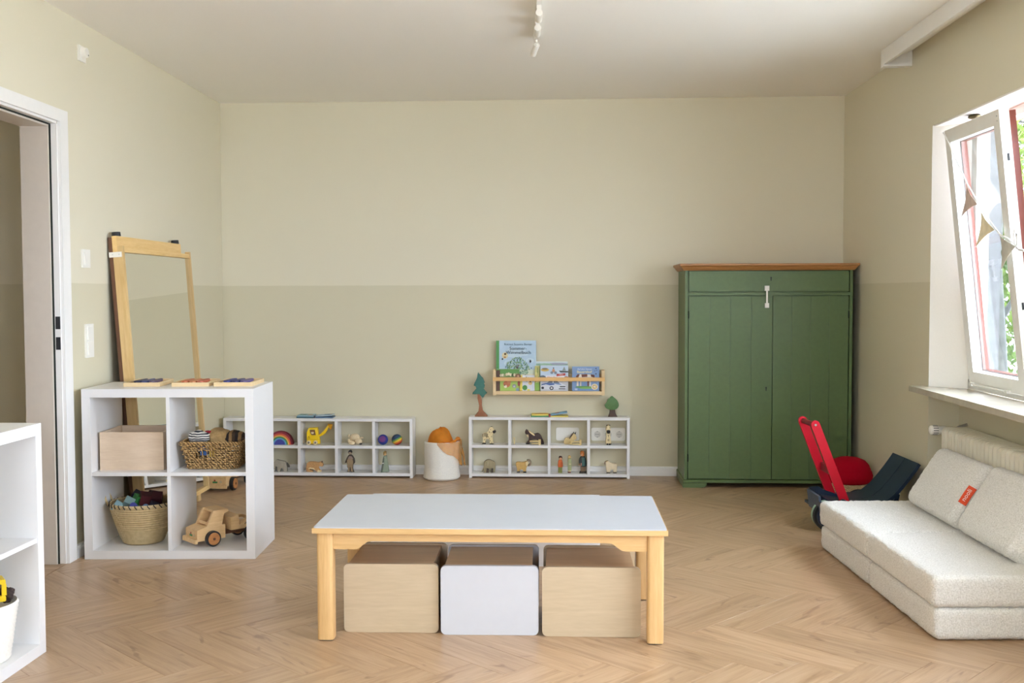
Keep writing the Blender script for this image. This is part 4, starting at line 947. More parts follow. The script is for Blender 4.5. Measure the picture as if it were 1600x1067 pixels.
# left shelf
t = empty('stacking_rainbow', (-1.508, ysL(-1.508)+.03, UPL), 0, 'nested wooden rainbow arches in the second upper bay of the long shelf', 'rainbow toy')
for r1, r0, c in ((245, 211, '8c1c34'), (209.5, 180, 'd8512c'), (178.5, 154, 'e8b02c'), (152.5, 126, '3f8f4a'), (124.5, 100, '5aa0d4')):
    pts = circ(0, 0, r1*UL, 28, 1, 0, 180)+circ(0, 0, r0*UL, 28, 1, 0, 180)[::-1]
    obj('arch', bev(PR(pts, 0, .05), .001, 1, 50), flat(c, .55), t, smooth=40)
obj('core_arch', bev(PR(circ(0, 0, 98.5*UL, 24, 1, 0, 180), 0, .05), .001, 1, 50), flat('3a3f9c', .55), t, smooth=40)
YEL = plain('yellow_lacquer', C(242, 204, 24), .4, .03)
t = toy('toy_excavator', 'yellow wooden excavator with raised arm in the third upper bay', 'toy vehicle', -1.283, .055, UPL, ysL, [
 ('cab', [(650, 468), (645, 370), (640, 250), (660, 235), (680, 175), (838, 166), (850, 240), (862, 310), (880, 400), (885, 468)], YEL, .036, 0, 1), ('arm', [(850, 312), (960, 235), (1022, 128), (1056, 142), (992, 268), (886, 336)], YEL, .012, -.006, 2),
 ('bucket', [(1030, 95), (1120, 108), (1110, 160), (1088, 215), (1052, 150)], plain('orange_yellow_lacquer', C(236, 170, 20), .4), .022, -.006, 1),
 ('window_opening', [(700, 205), (795, 205), (812, 305), (735, 305), (712, 268)], plain('cab_window_brown', C(116, 82, 48), .6), .001, -.0186, 1), ('driver', cc(752, 258, 26, 12), CREAM, .006, -.019, 1), ('driver_cap', [(728, 244), (776, 244), (770, 226), (736, 226)], plain('driver_cap_brown', C(150, 84, 48), .6), .007, -.019, 1),
 ('wheel', cc(683, 442, 42, 18), CREAM, .010, -.0236, 1), ('wheel', cc(808, 442, 42, 18), CREAM, .010, -.0236, 1), ('seam', q4(648, 384, 882, 384, 5), plain('dark_yellow_line', C(176, 140, 20), .6), .001, -.0186, 1)]
 + [('hub', cc(x, 442, 20, 12), plain('hub_grey', C(120, 116, 104), .5), .002, -.0292, 1) for x in (683, 808)]
 + [('print_mark', s, plain('print_ochre', C(170, 130, 20), .6), .001, -.0186, 1) for s in ([(662, 345), (680, 316), (698, 345)], [(656, 364), (708, 364), (708, 354), (656, 354)])], 780, 484, UL)
FLF = plain('plush_cream', C(222, 202, 166), .95, .12, 200, .5, .002, .1)
t = empty('plush_dog', (-1.021, ysL(-1.021)+.05, UPL), 0, 'small cream plush dog lying with its black nose on the shelf', 'plush toy')
bm = NB(); ball(bm, (0, .01, .046), .030, 1.1, .9, .85); ball(bm, (-.026, .0, .016), .016, 1, 1, 1); ball(bm, (-.012, -.012, .013), .014, 1.3, 1, .9); ball(bm, (-.034, .005, .026), .013)
obj('body', bm, FLF, t, smooth=80)
obj('head', BA((.026, -.008, .022), .021, 1.15, 1, .9), FLF, t, smooth=80); obj('nose', BA((.041, -.018, .008), .0078, 1.2, 1, .8, 10), BLK, t, smooth=80); obj('ear', BA((.040, .01, .042), .011, 1.5, .5, .6, 10), FLF, t, smooth=80); obj('tail', BA((-.038, .01, .055), .008, .7, .7, 1.6, 10), FLF, t, smooth=80)
def bands(name, cols, rot):
    m, nt, b = nodes(name); tc = ND(nt, 'ShaderNodeTexCoord'); mp = ND(nt, 'ShaderNodeMapping'); mp.inputs['Rotation'].default_value = rot; nt.links.new(tc.outputs['Object'], mp.inputs['Vector'])
    sx = ND(nt, 'ShaderNodeSeparateXYZ'); nt.links.new(mp.outputs['Vector'], sx.inputs[0]); mr = ND(nt, 'ShaderNodeMapRange'); mr.inputs[1].default_value = -.033; mr.inputs[2].default_value = .033; nt.links.new(sx.outputs['Z'], mr.inputs[0])
    c = ramp(nt, mr.outputs[0], [(p, C(*q)) for p, q in cols]); c.node.color_ramp.interpolation = 'CONSTANT'; nt.links.new(c, b.inputs['Base Color']); b.inputs['Roughness'].default_value = .85
    n = ND(nt, 'ShaderNodeTexNoise', Scale=260.0); nt.links.new(tc.outputs['Object'], n.inputs['Vector']); bump(nt, b, n.outputs['Fac'], .5, .002); return m
BLUE = [(0, (200, 60, 40)), (.1, (214, 180, 50)), (.25, (90, 150, 90)), (.5, (60, 110, 170)), (.62, (44, 52, 130)), (.9, (110, 60, 120))]
RBW = [(0, (150, 40, 40)), (.16, (214, 110, 50)), (.30, (226, 190, 60)), (.48, (96, 150, 80)), (.62, (40, 66, 100)), (.85, (44, 60, 80))]
tag(obj('felt_ball', BA((0, 0, 0), .0335, seg=28), bands('felt_blue_bands', BLUE, (radians(-75), 0, radians(20))), None, (-.836, ysL(-.836)+.05, UPL+.0337), smooth=80), 'blue felt ball with green rim in the upper right bay of the long shelf', 'ball')
tag(obj('felt_ball', BA((0, 0, 0), .0345, seg=28), bands('felt_rainbow_bands', RBW, (0, radians(28), 0)), None, (-.745, ysL(-.745)+.05, UPL+.0347), smooth=80), 'rainbow banded felt ball beside the blue one', 'ball')
GRY = plain('toy_grey_stain', C(158, 150, 134), .6, .1, 50); DGR = plain('toy_dark_grey', C(92, 88, 80), .6, .1)
toy('toy_elephant', 'grey wooden elephant with lowered trunk in the second lower bay of the long shelf', 'toy animal', -1.508, .05, LOL, ysL, [
 ('body', [(22, 968), (22, 880), (40, 800), (70, 762), (110, 742), (160, 770), (240, 775), (275, 820), (285, 968), (225, 968), (214, 890), (168, 900), (156, 968), (104, 968), (100, 880), (70, 872), (60, 968)], GRY, .032, 0, 2), ('ear_line', [(100, 965), (92, 885), (70, 872), (96, 866), (112, 885), (114, 965)], DGR, .001, -.0165, 1), ('leg_gap', [(222, 955), (212, 890), (204, 893), (214, 955)], DGR, .001, -.0165, 1),
 ('tail', [(276, 800), (310, 830), (335, 890), (302, 896), (282, 870)], DGR, .010, .004, 2), ('eye', cc(52, 905, 9, 8), BLK, .001, -.0165, 1)], 160, 968, UL)
LYN = plain('toy_tan_spotted', C(192, 146, 94), .65, .22, 260)
toy('toy_lynx', 'crouching tan spotted wooden wildcat in the third lower bay of the long shelf', 'toy animal', -1.283, .05, LOL, ysL, [
 ('body', [(648, 960), (650, 870), (668, 820), (720, 797), (820, 807), (880, 820), (905, 806), (925, 792), (945, 830), (966, 858), (940, 893), (915, 872), (885, 885), (862, 905), (880, 945), (916, 966), (915, 985), (850, 985), (800, 940), (720, 925), (702, 950), (765, 966), (765, 985), (660, 985)], LYN, .028, 0, 2), ('belly_line', [(690, 918), (720, 905), (790, 915), (812, 945), (790, 938), (720, 924), (700, 936)], CREAM, .001, -.0145, 1), ('paw', [(850, 987), (918, 987), (914, 962), (862, 950)], CREAM, .030, 0, 1), ('ear', [(925, 800), (940, 792), (940, 815)], DKB, .030, 0, 1), ('nose', cc(958, 862, 8, 8), BLK, .012, -.004, 1)], 800, 987, UL)
GBR = plain('figurine_grey_brown', C(150, 128, 96), .65, .1); DBR = plain('figurine_dark_outline', C(70, 58, 46), .65, .1)
toy('wooden_figurine', 'grey brown wooden shepherd figurine with spread arms on the long shelf', 'figurine', -1.048, .05, LOL, ysL, [
 ('body', [(305, 660), (345, 685), (380, 740), (388, 820), (362, 835), (352, 890), (345, 930), (376, 988), (322, 988), (302, 940), (290, 988), (242, 988), (270, 930), (250, 890), (245, 800), (205, 828), (235, 740), (268, 680)], DBR, .026, 0, 2), ('robe', [(250, 890), (250, 760), (270, 742), (350, 742), (362, 800), (350, 892)], GBR, .003, -.0135, 1), ('shirt', [(262, 735), (290, 690), (330, 690), (362, 735), (350, 740), (270, 740)], plain('figurine_grey_pink', C(150, 128, 116), .65), .003, -.0135, 1), ('trouser_leg', [(272, 893), (298, 893), (290, 975), (262, 975)], GBR, .003, -.0135, 1), ('trouser_leg', [(310, 893), (345, 893), (356, 975), (326, 975)], GBR, .003, -.0135, 1), ('head', cc(302, 630, 34, 14, 1.0), plain('figurine_grey_skin', C(150, 134, 112), .65), .024, 0, 1), ('hair', [(266, 630), (275, 600), (305, 578), (332, 602), (338, 632), (320, 612), (284, 612)], BLK, .027, 0, 2)], 310, 988, UL)
toy('wooden_figurine', 'wooden woman figurine in a long grey green dress, last lower bay of the long shelf', 'figurine', -.825, .05, LOL, ysL, [
 ('dress', [(886, 690), (942, 682), (964, 820), (986, 980), (835, 992), (850, 900), (868, 800)], plain('figurine_sage', C(140, 152, 130), .65, .06), .028, 0, 1), ('back_fold', [(884, 700), (904, 720), (902, 800), (884, 900), (870, 985), (836, 990), (850, 900), (866, 800)], plain('figurine_dark_sage', C(92, 98, 84), .65, .08), .003, -.0145, 1), ('head', cc(910, 648, 30, 14, 1.25), plain('figurine_tan_face', C(196, 156, 104), .65), .022, 0, 1), ('hair', [(882, 660), (884, 618), (912, 598), (940, 612), (936, 640), (904, 630), (896, 680)], plain('figurine_dark_blond', C(150, 118, 60), .65), .025, 0, 1), ('cuff', [(862, 832), (896, 826), (896, 812), (864, 816)], plain('figurine_white', C(220, 216, 206), .6), .004, -.0155, 1)], 908, 992, UL)

# open picture books on the shelf tops
def open_book(name, loc, rz, w, d, left, right, lpr, rpr, label, tilt):
    t = empty(name, loc, rz, label, 'book', 'open picture books on the low shelves')
    bm = bev(BX(-w/2, -.006, 0, d, .0005, .009), .0015, 1); obj('left_cover', bm, flat(left[0]), t)
    obj('left_pages', BX(-w/2+.004, -.007, .002, d-.002, .0092, .018), flat(left[1]), t)
    g = obj('right_cover', bev(BX(.006, w/2, 0, d, .0005, .007), .0015, 1), flat(right[0]), t)
    M = Matrix.Translation((.008, 0, .0085)) @ Matrix.Rotation(-tilt, 4, 'Y')
    obj('right_pages', box(NB(), 0, w/2-.012, .002, d-.002, 0, .006, 0, M), flat(right[1]), t)
    obj('spine', CY((0, .0, .0065), (0, d, .0065), .006, n=12), flat(left[2]), t, smooth=50)
    bm = NB(); mats = []
    for i, (pts, hx) in enumerate(lpr): mats.append(flat(hx)); prism(bm, [(-w/2+.006+u*(w/2-.016), .004+v*(d-.008)) for u, v in pts], .0178, .0183+i*.00005, 'Z', i)
    obj('left_page_print', bm, mats, t)
    bm = NB(); mats = []
    for i, (pts, hx) in enumerate(rpr): mats.append(flat(hx)); prism(bm, [(.002+u*(w/2-.016), .004+v*(d-.008)) for u, v in pts], .0058, .0063+i*.00005, 'Z', i, M)
    obj('right_page_print', bm, mats, t)
sq = lambda a, b, c, d: [(a, c), (b, c), (b, d), (a, d)]
open_book('open_book', (.24, ysR(.24)+.012, TOR), BA_+.05, .238, .085, ('3f8f5a', 'e8c82c', 'b02038'), ('e0c844', '6fa8cc'), [(sq(.2, .7, .3, .6), 'd8882c'), (circ(.8, .5, .1, 10), 'd85a3a')], [(circ(.4, .6, .16, 10), 'c84a4a'), (sq(.55, .9, .5, .7), '8cc4dc'), (sq(.1, .3, .2, .4), '4f86b4')], 'open board book with yellow and blue pages on the right low shelf', .17)
open_book('open_book', (-1.277, ysL(-1.277)+.02, TOL), BA_, .235, .09, ('2f5a6a', '8fb0bc', '3a3a44'), ('5a7a9a', '9ab4c4'), [(sq(.1, .5, .2, .7), '3f7a6a'), (circ(.75, .5, .15, 10), 'd0c060'), (sq(.6, .95, .1, .3), 'b05a5a')], [(sq(.05, .4, .3, .8), 'b8c8d0'), (sq(.5, .8, .2, .6), '4f6f9a'), (circ(.88, .6, .12, 8), 'c87a5a')], 'open blue grey picture book on the long left shelf', .06)

# rope basket with orange tulle
RBX, RBY = -.452, 6.79
t = empty('rope_basket', (RBX, RBY, 0), 0, 'white coiled rope basket with orange tulle between the two low shelves', 'basket')
prof = [(.09, .0008)]; N = 24
for i in range(N):
    f = (i+.5)/N; r = .120-.012*min(1, f*3)+.002*f; r = min(r, .104+.03*(f*8) if f < .06 else r)
    prof += [(r-.0012, .002+.236*i/N), (r+.0016, .002+.236*f)]
prof += [(.109, .241), (.104, .243), (.099, .238), (.095, .03), (.02, .014)]
obj('coiled_body', LA(prof, 56), M_ROPE, t, smooth=75)
def tulle(name, fn, nu, nv, mat, parent, wrap=False):
    bm = NB(); V = [[bm.verts.new(fn(i/nu, j/nv)) for j in range(nv+1)] for i in range(nu+1)]
    for i in range(nu):
        for j in range(nv): bm.faces.new([V[i][j], V[i+1][j], V[i+1][j+1], V[i][j+1]])
    bmesh.ops.remove_doubles(bm, verts=bm.verts, dist=1e-5)
    return obj(name, bm, mat, parent, smooth=80)
c = empty('tulle_cloth', (RBX, RBY, 0), 0, 'sheer orange tulle cloth spilling over the rim of the white rope basket', 'cloth')
def dome(u, v):
    a = 2*pi*u; p = pi/2*v; k = 1+.10*noise.noise(Vector((cos(a)*1.8, sin(a)*1.8, v*2)))+.05*noise.noise(Vector((cos(a)*5, sin(a)*5, v*5)))
    R = .083*k*math.sin(p)**.9
    return (-.010+R*cos(a)*.97, .002+R*sin(a), .215+.108*k*cos(p)**.85+.008*cos(a))
tulle('bundle', dome, 44, 16, M_TULLE2, c)
def drape(u, v):
    a = radians(-100+100*u)             # front to right side
    top = .2445; L = .012+.150*u**.85+.008*sin(u*9)
    z = top-v*L; r = .1135+.004+.004*sin(u*26+v*3)*v+.012*u*v
    return (r*cos(a), r*sin(a), z+.003*sin(u*14))
tulle('drape', drape, 40, 12, M_TULLE, c)
def roll(u, v):
    a = radians(-95+112*u); q = 2*pi*v; rr = .004+.011*u+.003*sin(u*17)
    R = .106-.002*u; return ((R+rr*cos(q))*cos(a), (R+rr*cos(q))*sin(a), .247+rr*sin(q)*.8+.012*u*u+.004*sin(u*11))
tulle('rim_fold', roll, 40, 10, M_TULLE2, c)
def tail(u, v):
    a = radians(-5+30*u); z = .25-.165*v; r = .122+.030*v+.006*sin(v*11+u*5)
    return (r*cos(a), r*sin(a)-.01*v, z)
tulle('hanging_tail', tail, 12, 14, M_TULLE, c)

# wall ledge with picture books
L0 = (-.115, 6.934-.001, 0)
lg = empty('book_ledge', (-.118, 6.928+.0063, 0), BA_, 'pale wooden wall ledge with a front rail holding picture books', 'book ledge')
LW, LD = .716, .098
for x in (0, LW-.019): obj('end_block', RB(x, x+.019, -LD, -.0008, .530, .690, .0015), M_PINE, lg)
obj('bottom_board', RB(.0193, LW-.0193, -LD, -.0008, .534, .556, .001), M_PINE, lg); obj('front_rail', RB(0, LW, -LD-.012, -LD-.0003, .622, .646, .0015), wood('pine_rail_wood', C(206, 160, 94), C(226, 184, 120), 'X', .45), lg)
obj('rear_rail', RB(.0193, LW-.0193, -.012, -.0008, .60, .66, .001), M_PINE, lg)
def book(x0, y, w, h, th, cover, label, rz=0, lean=.05):
    e = empty('picture_book', (0, 0, 0), 0, label, 'book', 'picture books on the wall ledge')
    e.matrix_world = Matrix.Translation((-.118, 6.9343, 0)) @ Matrix.Rotation(BA_, 4, 'Z') @ Matrix.Translation((x0, y, .5565)) @ Matrix.Rotation(-lean, 4, 'X')
    obj('cover', RB(0, w, -th, 0, 0, h, .001), flat(cover, .35), e); obj('page_block', BX(.003, w+.0006-.004, -th+.0015, -.0015, h, h+.0008), flat('e8e4d8'), e); return e
def scale(items, x0, z0, w, h): return [([(x0+u*w, z0+v*h) for u, v in p], c) for p, c in items]
rnd = random.Random(11)
# big tree book
b = book(.018, -.045, .258, .322, .012, 'a9c6dc', 'largest picture book, pale blue with a big leafy tree on the cover')
it = [(sq(0, .075, 0, 1), '4c9a48'), (sq(.076, 1, 0, .33), 'dcd0a8'), (sq(.076, 1, .33, .42), 'c8d2b8')]
for cx_, cy_, rx, ry in ((.5, .80, .25, .05), (.62, .74, .22, .05), (.45, .70, .2, .04), (.3, .55, .1, .06), (.85, .6, .1, .05)): it.append((circ(cx_, cy_, rx, 14, ry/rx), 'bcd4e2'))
it += [(circ(.22, .70, .075, 14, .85), 'e4d29a'), (circ(.225, .73, .026, 8, .9), '5a3c22'), (circ(.22, .665, .03, 8, .6), 'c88a4a')]
for k in range(230):
    a = rnd.uniform(0, 6.28); r = math.sqrt(rnd.random()); u = .53+.30*r*cos(a); v = .43+.19*r*sin(a)+.06*(1-abs(u-.53)/.3)
    s_ = rnd.uniform(.010, .022); it.append((circ(u, v, s_, 5, .85), rnd.choice(['5f9474', '7fae8c', '4c8062', 'a2bf9a', '6f9a86', '86a878', 'b8cfae'])))
it += [([(.51, .33), (.555, .33), (.545, .45), (.57, .52), (.55, .52), (.53, .46), (.50, .50), (.49, .50), (.515, .44)], '6a5a44'), (circ(.16, .63, .02, 6), '2c3a4a'), (circ(.86, .585, .022, 6, 1.4), '2c2c34'), (circ(.88, .45, .014, 6), '3a5a7a'), (circ(.24, .47, .02, 5, .5), '3c4c5c'), (circ(.79, .26, .04, 8, .5), '7a5a4a'), (circ(.9, .2, .02, 6), '4a3a34'), (circ(.7, .25, .025, 6), 'b0643c')]
prints(b, scale(it, 0, 0, .258, .322), -.012)
ink = flat('2c4a5a')
text('Rotraut Susanne Berner', .0185, ink, b, (.142, -.0156, .292)); text('Sommer-', .030, ink, b, (.142, -.0156, .262)); text('Wimmelbuch', .030, ink, b, (.144, -.0156, .236))
# woodland book
b = book(.021, -.074, .148, .140, .010, '8fae3c', 'green woodland animal book in front of the big tree book')
it = [(sq(0, 1, 0, .55), 'a8c848'), (sq(0, 1, .55, .8), '6a8a3a'), (sq(0, 1, .8, 1), '5a9a3c'), (sq(0, .16, 0, .95), '5c3c28'), (circ(.08, .5, .1, 8, 1.2), '6e4a30')]
for k in range(9): it.append((circ(.2+.085*k, .74+rnd.uniform(-.04, .04), .06, 7, 1.2), rnd.choice(['d8c8a0', '4a5a2c', 'c8b890', '8a9a5c', 'e4d8b4'])))
it += [(circ(.46, .32, .16, 12, 1.0), 'c8703a'), (circ(.40, .2, .07, 8), 'e8d8c0'), (circ(.37, .26, .03, 6), '3a2a20'), (circ(.55, .42, .09, 8), 'd48848'), (circ(.78, .22, .09, 10), '8a8c90'), (circ(.78, .2, .05, 8), 'b8babc'), (circ(.92, .06, .08, 8), '8aa0ac'), (circ(.94, .62, .14, 10, 1.2), '8a5a3c'), (circ(.98, .34, .06, 8, 2.2), 'a04a34'), (circ(.95, .68, .05, 8), 'c89a70')]
prints(b, scale(it, 0, 0, .148, .140), -.010)
# bee book
b = book(.171, -.066, .095, .100, .010, 'd4d8e0', 'small white bee book right of the woodland book')
it = [(sq(0, .18, 0, 1), 'e8d030'), (circ(.35, .2, .17, 12), '4c9a3a'), (circ(.55, .75, .16, 10, .7), 'e0b040'), (sq(.42, .5, .6, .9), '2a2420'), (sq(.56, .63, .62, .88), '2a2420'), (circ(.72, .5, .14, 10, .9), 'e2c070'), (circ(.72, .58, .05, 8), '6a3a24'), (circ(.30, .92, .1, 8, .6), 'f0f0f0'), (sq(.86, .92, .05, .8), 'c0d0e8'), (circ(.6, .06, .12, 8, .5), 'd8d040')]
prints(b, scale(it, 0, 0, .095, .100), -.010)
# landscape book behind and vehicle book
b = book(.276, -.040, .204, .187, .008, 'c8d4d8', 'landscape format book with pale sky, behind the police car book')
prints(b, scale([(sq(0, 1, .85, .93), '8ab098'), (circ(.7, .92, .3, 12, .12), 'a8a8b8'), (sq(0, 1, 0, .86), 'a8c898'), (circ(.3, .9, .2, 10, .2), '9cc0a0')], 0, 0, .204, .187), -.008)
b = book(.2685, -.058, .03, .160, .012, 'b4b050', 'narrow olive spotted book squeezed left of the police car book')
prints(b, scale([(circ(rnd.uniform(.2, .8), .06+.09*k, .16, 6, .5), rnd.choice(['8a9a3c', 'c8a850', '6a6a34', 'd0c870'])) for k in range(10)]+[(sq(0, 1, 0, .32), '8ab83a')], 0, 0, .03, .160), -.012)
b = book(.305, -.070, .178, .163, .012, 'b8cce0', 'picture book with a blue and white police car on the cover')
it = [(sq(0, 1, 0, .42), 'c4c8d0'), (circ(.16, .83, .15, 14, .42), 'd8b040'), (circ(.16, .87, .11, 12, .35), '8a7a4a'), (circ(.47, .80, .05, 10, 1.4), 'd09060'), (circ(.47, .90, .025, 8), '4a3a34'), (circ(.41, .72, .055, 10), '7a8494'), (circ(.54, .72, .055, 10), '7a8494'), ([(.66, .80), (1, .78), (1, .73), (.72, .73)], '3a403c'), ([(.78, .80), (.92, .80), (.86, .96)], '8a9490'), (sq(.2, .86, .42, .60), 'ece8ec'), ([(.58, .58), (.9, .61), (.9, .70), (.58, .67)], 'c83a2c'), (circ(.08, .52, .12, 10, .8), '5a6470'), (circ(.93, .48, .1, 10), 'c8703a'),
 ([(.03, .12), (.04, .26), (.18, .30), (.30, .42), (.62, .42), (.80, .28), (.92, .22), (.93, .10), (.8, .06), (.1, .08)], 'd4dae4'), ([(.04, .22), (.20, .26), (.34, .22), (.5, .24), (.5, .30), (.2, .31), (.04, .27)], '3f66a8'), ([(.42, .30), (.66, .30), (.78, .24), (.6, .26)], '4a76b8'), ([(.22, .31), (.32, .39), (.44, .39), (.44, .31)], '6a7484'), ([(.47, .31), (.47, .39), (.6, .39), (.70, .31)], '5a6a80'), (circ(.40, .11, .075, 12), '2a2c34'), (circ(.40, .11, .04, 10), 'd0d0d4'), (circ(.08, .12, .05, 10), '2a2c34'), (sq(.70, .90, .15, .19), '2c3c3c'), (sq(.4, .55, .42, .45), '3a6ac0'), (sq(.66, .9, .07, .10), '4a4a52')]
prints(b, scale(it, 0, 0, .178, .163), -.012)
text('Alles über', .016, flat('d8703a'), b, (.075, -.0146, .083)); text('Fahrzeuge', .018, flat('3a3a6a'), b, (.10, -.0146, .0695)); text('NEU', .014, flat('f0e0d8'), b, (.132, -.0146, .101))
# farm book
b = book(.508, -.066, .174, .157, .012, '6f93c4', 'blue farm book with a brown and white cow at the right of the ledge')
it = [(circ(.45, .16, .34, 16, .12), '5a9a3a'), (circ(.5, .12, .25, 12, .14), '78b440'), ([(.14, .60), (.2, .68), (.42, .69), (.8, .66), (.86, .55), (.80, .42), (.64, .44), (.62, .38), (.30, .38), (.16, .44)], 'e0d8cc'), ([(.14, .60), (.2, .68), (.28, .68), (.22, .52), (.15, .46)], '6a3420'), ([(.34, .68), (.56, .69), (.56, .58), (.36, .56)], '7a3c24'), ([(.68, .68), (.82, .66), (.84, .54), (.70, .58)], '6a3420'), (sq(.17, .24, .20, .44), 'e4dcd0'), (sq(.29, .34, .20, .40), 'dcd4c8'), (sq(.56, .62, .20, .44), '7a4430'), (sq(.64, .69, .18, .42), 'e4dcd0'), (circ(.83, .17, .125, 18), 'e8dcc0'), (circ(.83, .17, .09, 16), 'd8b868'), ([(.78, .15), (.82, .15), (.86, .11), (.86, .23), (.82, .19), (.78, .19)], 'f0e8d8'), (sq(.1, .2, .03, .1), 'b8c8dc'), (circ(.88, .92, .025, 8), '2a3a5a'), (circ(.84, .82, .02, 8), '3a4a6a'), (circ(.91, .84, .02, 6), '3a4a6a'), (circ(.88, .70, .03, 6), '3a4a6a')]
prints(b, scale(it, 0, 0, .174, .157), -.012)
text('Auf dem kleinen', .014, flat('e4e8f0'), b, (.080, -.0146, .136)); text('Bauernhof', .023, flat('e8dca0'), b, (.078, -.0146, .115), bold=.0004)
# ---------------------------------------------------------------- green cabinet
cb = empty('green_cabinet', (1.038, 6.447, 0), BA_, 'tall sage green painted cabinet with an oak cornice in the right back corner', 'cabinet')
CW, CD = 1.012, .40
def rings(bm, levels, w, d):
    prev = None
    for o, z in levels:
        r = [bm.verts.new(p) for p in ((-o, -o, z), (w+o, -o, z), (w+o, d, z), (-o, d, z))]
        if prev:
            for i in range(4): bm.faces.new([prev[i], prev[(i+1) % 4], r[(i+1) % 4], r[i]])
        else: bm.faces.new(r[::-1])
        prev = r
    bm.faces.new(prev); return bm
bm = NB()
for q in ((.008, .0255, .0, CD), (CW-.0255, CW-.008, .0, CD)): box(bm, *q, .0505, 1.319)
box(bm, .0257, CW-.0257, .05, .06, .0505, 1.319); box(bm, .0262, CW-.0262, CD-.012, CD, .0505, 1.319); box(bm, .0257, CW-.0257, .0, .0498, 1.1690, 1.1870)
obj('carcass', bev(bm, .001, 1), M_GREEN, cb)
obj('plinth', rings(NB(), [(-.004, .0302), (0, .0318), (0, .046), (-.006, .0502)], CW, CD), M_GREEN, cb)
for sg in (0, 1):
    pts = [(0, .0005), (.118, .0005), (.134, .006), (.143, .017), (.145, .0298), (0, .0298)]
    if sg: pts = [(CW-u, v) for u, v in pts]
    obj('foot', bev(PR(pts, .0005, .02), .001, 1), M_GREEN, cb); obj('foot', RB(0 if not sg else CW-.02, .02 if not sg else CW, .0205, CD-.01, .0005, .0298, .001), M_GREEN, cb)
obj('cornice', rings(NB(), [(-.004, 1.3195), (.001, 1.3195), (.006, 1.327), (.012, 1.332), (.016, 1.340), (.024, 1.346), (.026, 1.349), (.026, 1.358), (.024, 1.360)], CW, CD), M_OAK, cb, smooth=20)
obj('drawer', RB(.0305, CW-.0305, .0025, .0185, 1.1922, 1.3138, .0015), M_GREEN, cb)
def keyhole(x, z, par):
    bm = NB(); cyl(bm, (x, .0030, z+.006), (x, .0015, z+.006), .0052, n=12); box(bm, x-.003, x+.003, .0015, .0030, z-.012, z+.004); return obj('keyhole', bm, M_DARK, par)
keyhole(.520, 1.268, cb)
hing = {}
for sg in (0, 1):
    x0, x1 = ((.0305, .5300), (.5338, CW-.0305))[sg]
    dr = empty('door', (0, 0, 0), 0, parent=cb); p = (x1-x0)/4
    for i in range(4):
        a, b = x0+p*i+(.0004 if i else 0), x0+p*(i+1)-(.0004 if i < 3 else 0)
        obj('door_plank', RB(a, b, .0025, .0185, .0555, 1.1638, .0018, 1), M_GREEN2, dr)
    for z in (.16, 1.03): obj('hinge', CY((x0-.001 if sg == 0 else x1+.001, .002, z), (x0-.001 if sg == 0 else x1+.001, .002, z+.045), .0035, n=8), M_DARK, dr)
    if sg == 0: keyhole(x1-.034, .605, dr)
lk = empty('child_lock', (0, 0, 0), 0, parent=cb); lk['label'] = 'white plastic child lock'
obj('lock_pad', RB(.481, .508, -.012, .0010, 1.196, 1.226, .003), M_WHITEP, lk); obj('lock_pad', RB(.483, .507, -.012, .0010, 1.094, 1.122, .003), M_WHITEP, lk); obj('lock_strap', RB(.490, .500, -.010, -.006, 1.1225, 1.1955, .0015), M_WHITEP, lk)

# ---------------------------------------------------------------- children's table
TB_ = empty('childrens_table', (-.682, 3.5914, 0), -.044, 'low beech childrens table with a pale blue grey top', 'table')
W, D, H = 1.2048, .6012, .3951
M_TOP = plain('pale_blue_grey_laminate', (.49, .52, .575), .28, .015, 12)
obj('tabletop', bev(BX(0, W, 0, D, H-.021, H-.0035), .006, 3), wood('beech_wood_crosswise', (0, 0, 0), (0, 0, 0)), TB_, smooth=30)
obj('laminate_sheet', bev(PR(rrect(.004, W-.004, .004, D-.004, .008, 4), H-.0033, H, 'Z'), .0008, 1), M_TOP, TB_)
for x in (.012, W-.012-.056):
    for y in (.012, D-.012-.056):
        l = obj('leg', bev(PR(rrect(x, x+.056, y, y+.056, .012, 4), .004, H-.0215, 'Z'), .002, 1), M_BEECH, TB_, smooth=40)
        obj('foot_pad', BX(x+.006, x+.05, y+.006, y+.05, .0005, .0038), M_BLACK, l)
def apron(x0, x1, dip=.115):
    z1 = H-.0215; z0 = z1-.058; zm = z1-.030
    pts = [(x0, z0)]+[(x0+dip*.62, z0)]
    for i in range(1, 7): a = i/7; pts.append((x0+dip*.66+dip*.34*a+.012*a, z0+(zm-z0)*(3*a*a-2*a**3)))
    pts += [(x0+dip*1.25, zm), (x1-dip*1.25, zm)]
    for i in range(6, 0, -1): a = i/7; pts.append((x1-dip*.66-dip*.34*a-.012*a, z0+(zm-z0)*(3*a*a-2*a**3)))
    return pts+[(x1-dip*.62, z0), (x1, z0), (x1, z1), (x0, z1)]
for y in (.024, D-.046): obj('apron', bev(PR(apron(.0685, W-.0685), y, y+.022), .0015, 1), M_BEECHX, TB_)
for x in (.024, W-.046): obj('side_apron', RB(x, x+.022, .0685, D-.0685, H-.079, H-.0217, .0015), wood('beech_wood_sideways', C(214, 168, 96), C(234, 194, 128), 'Y', .38), TB_)

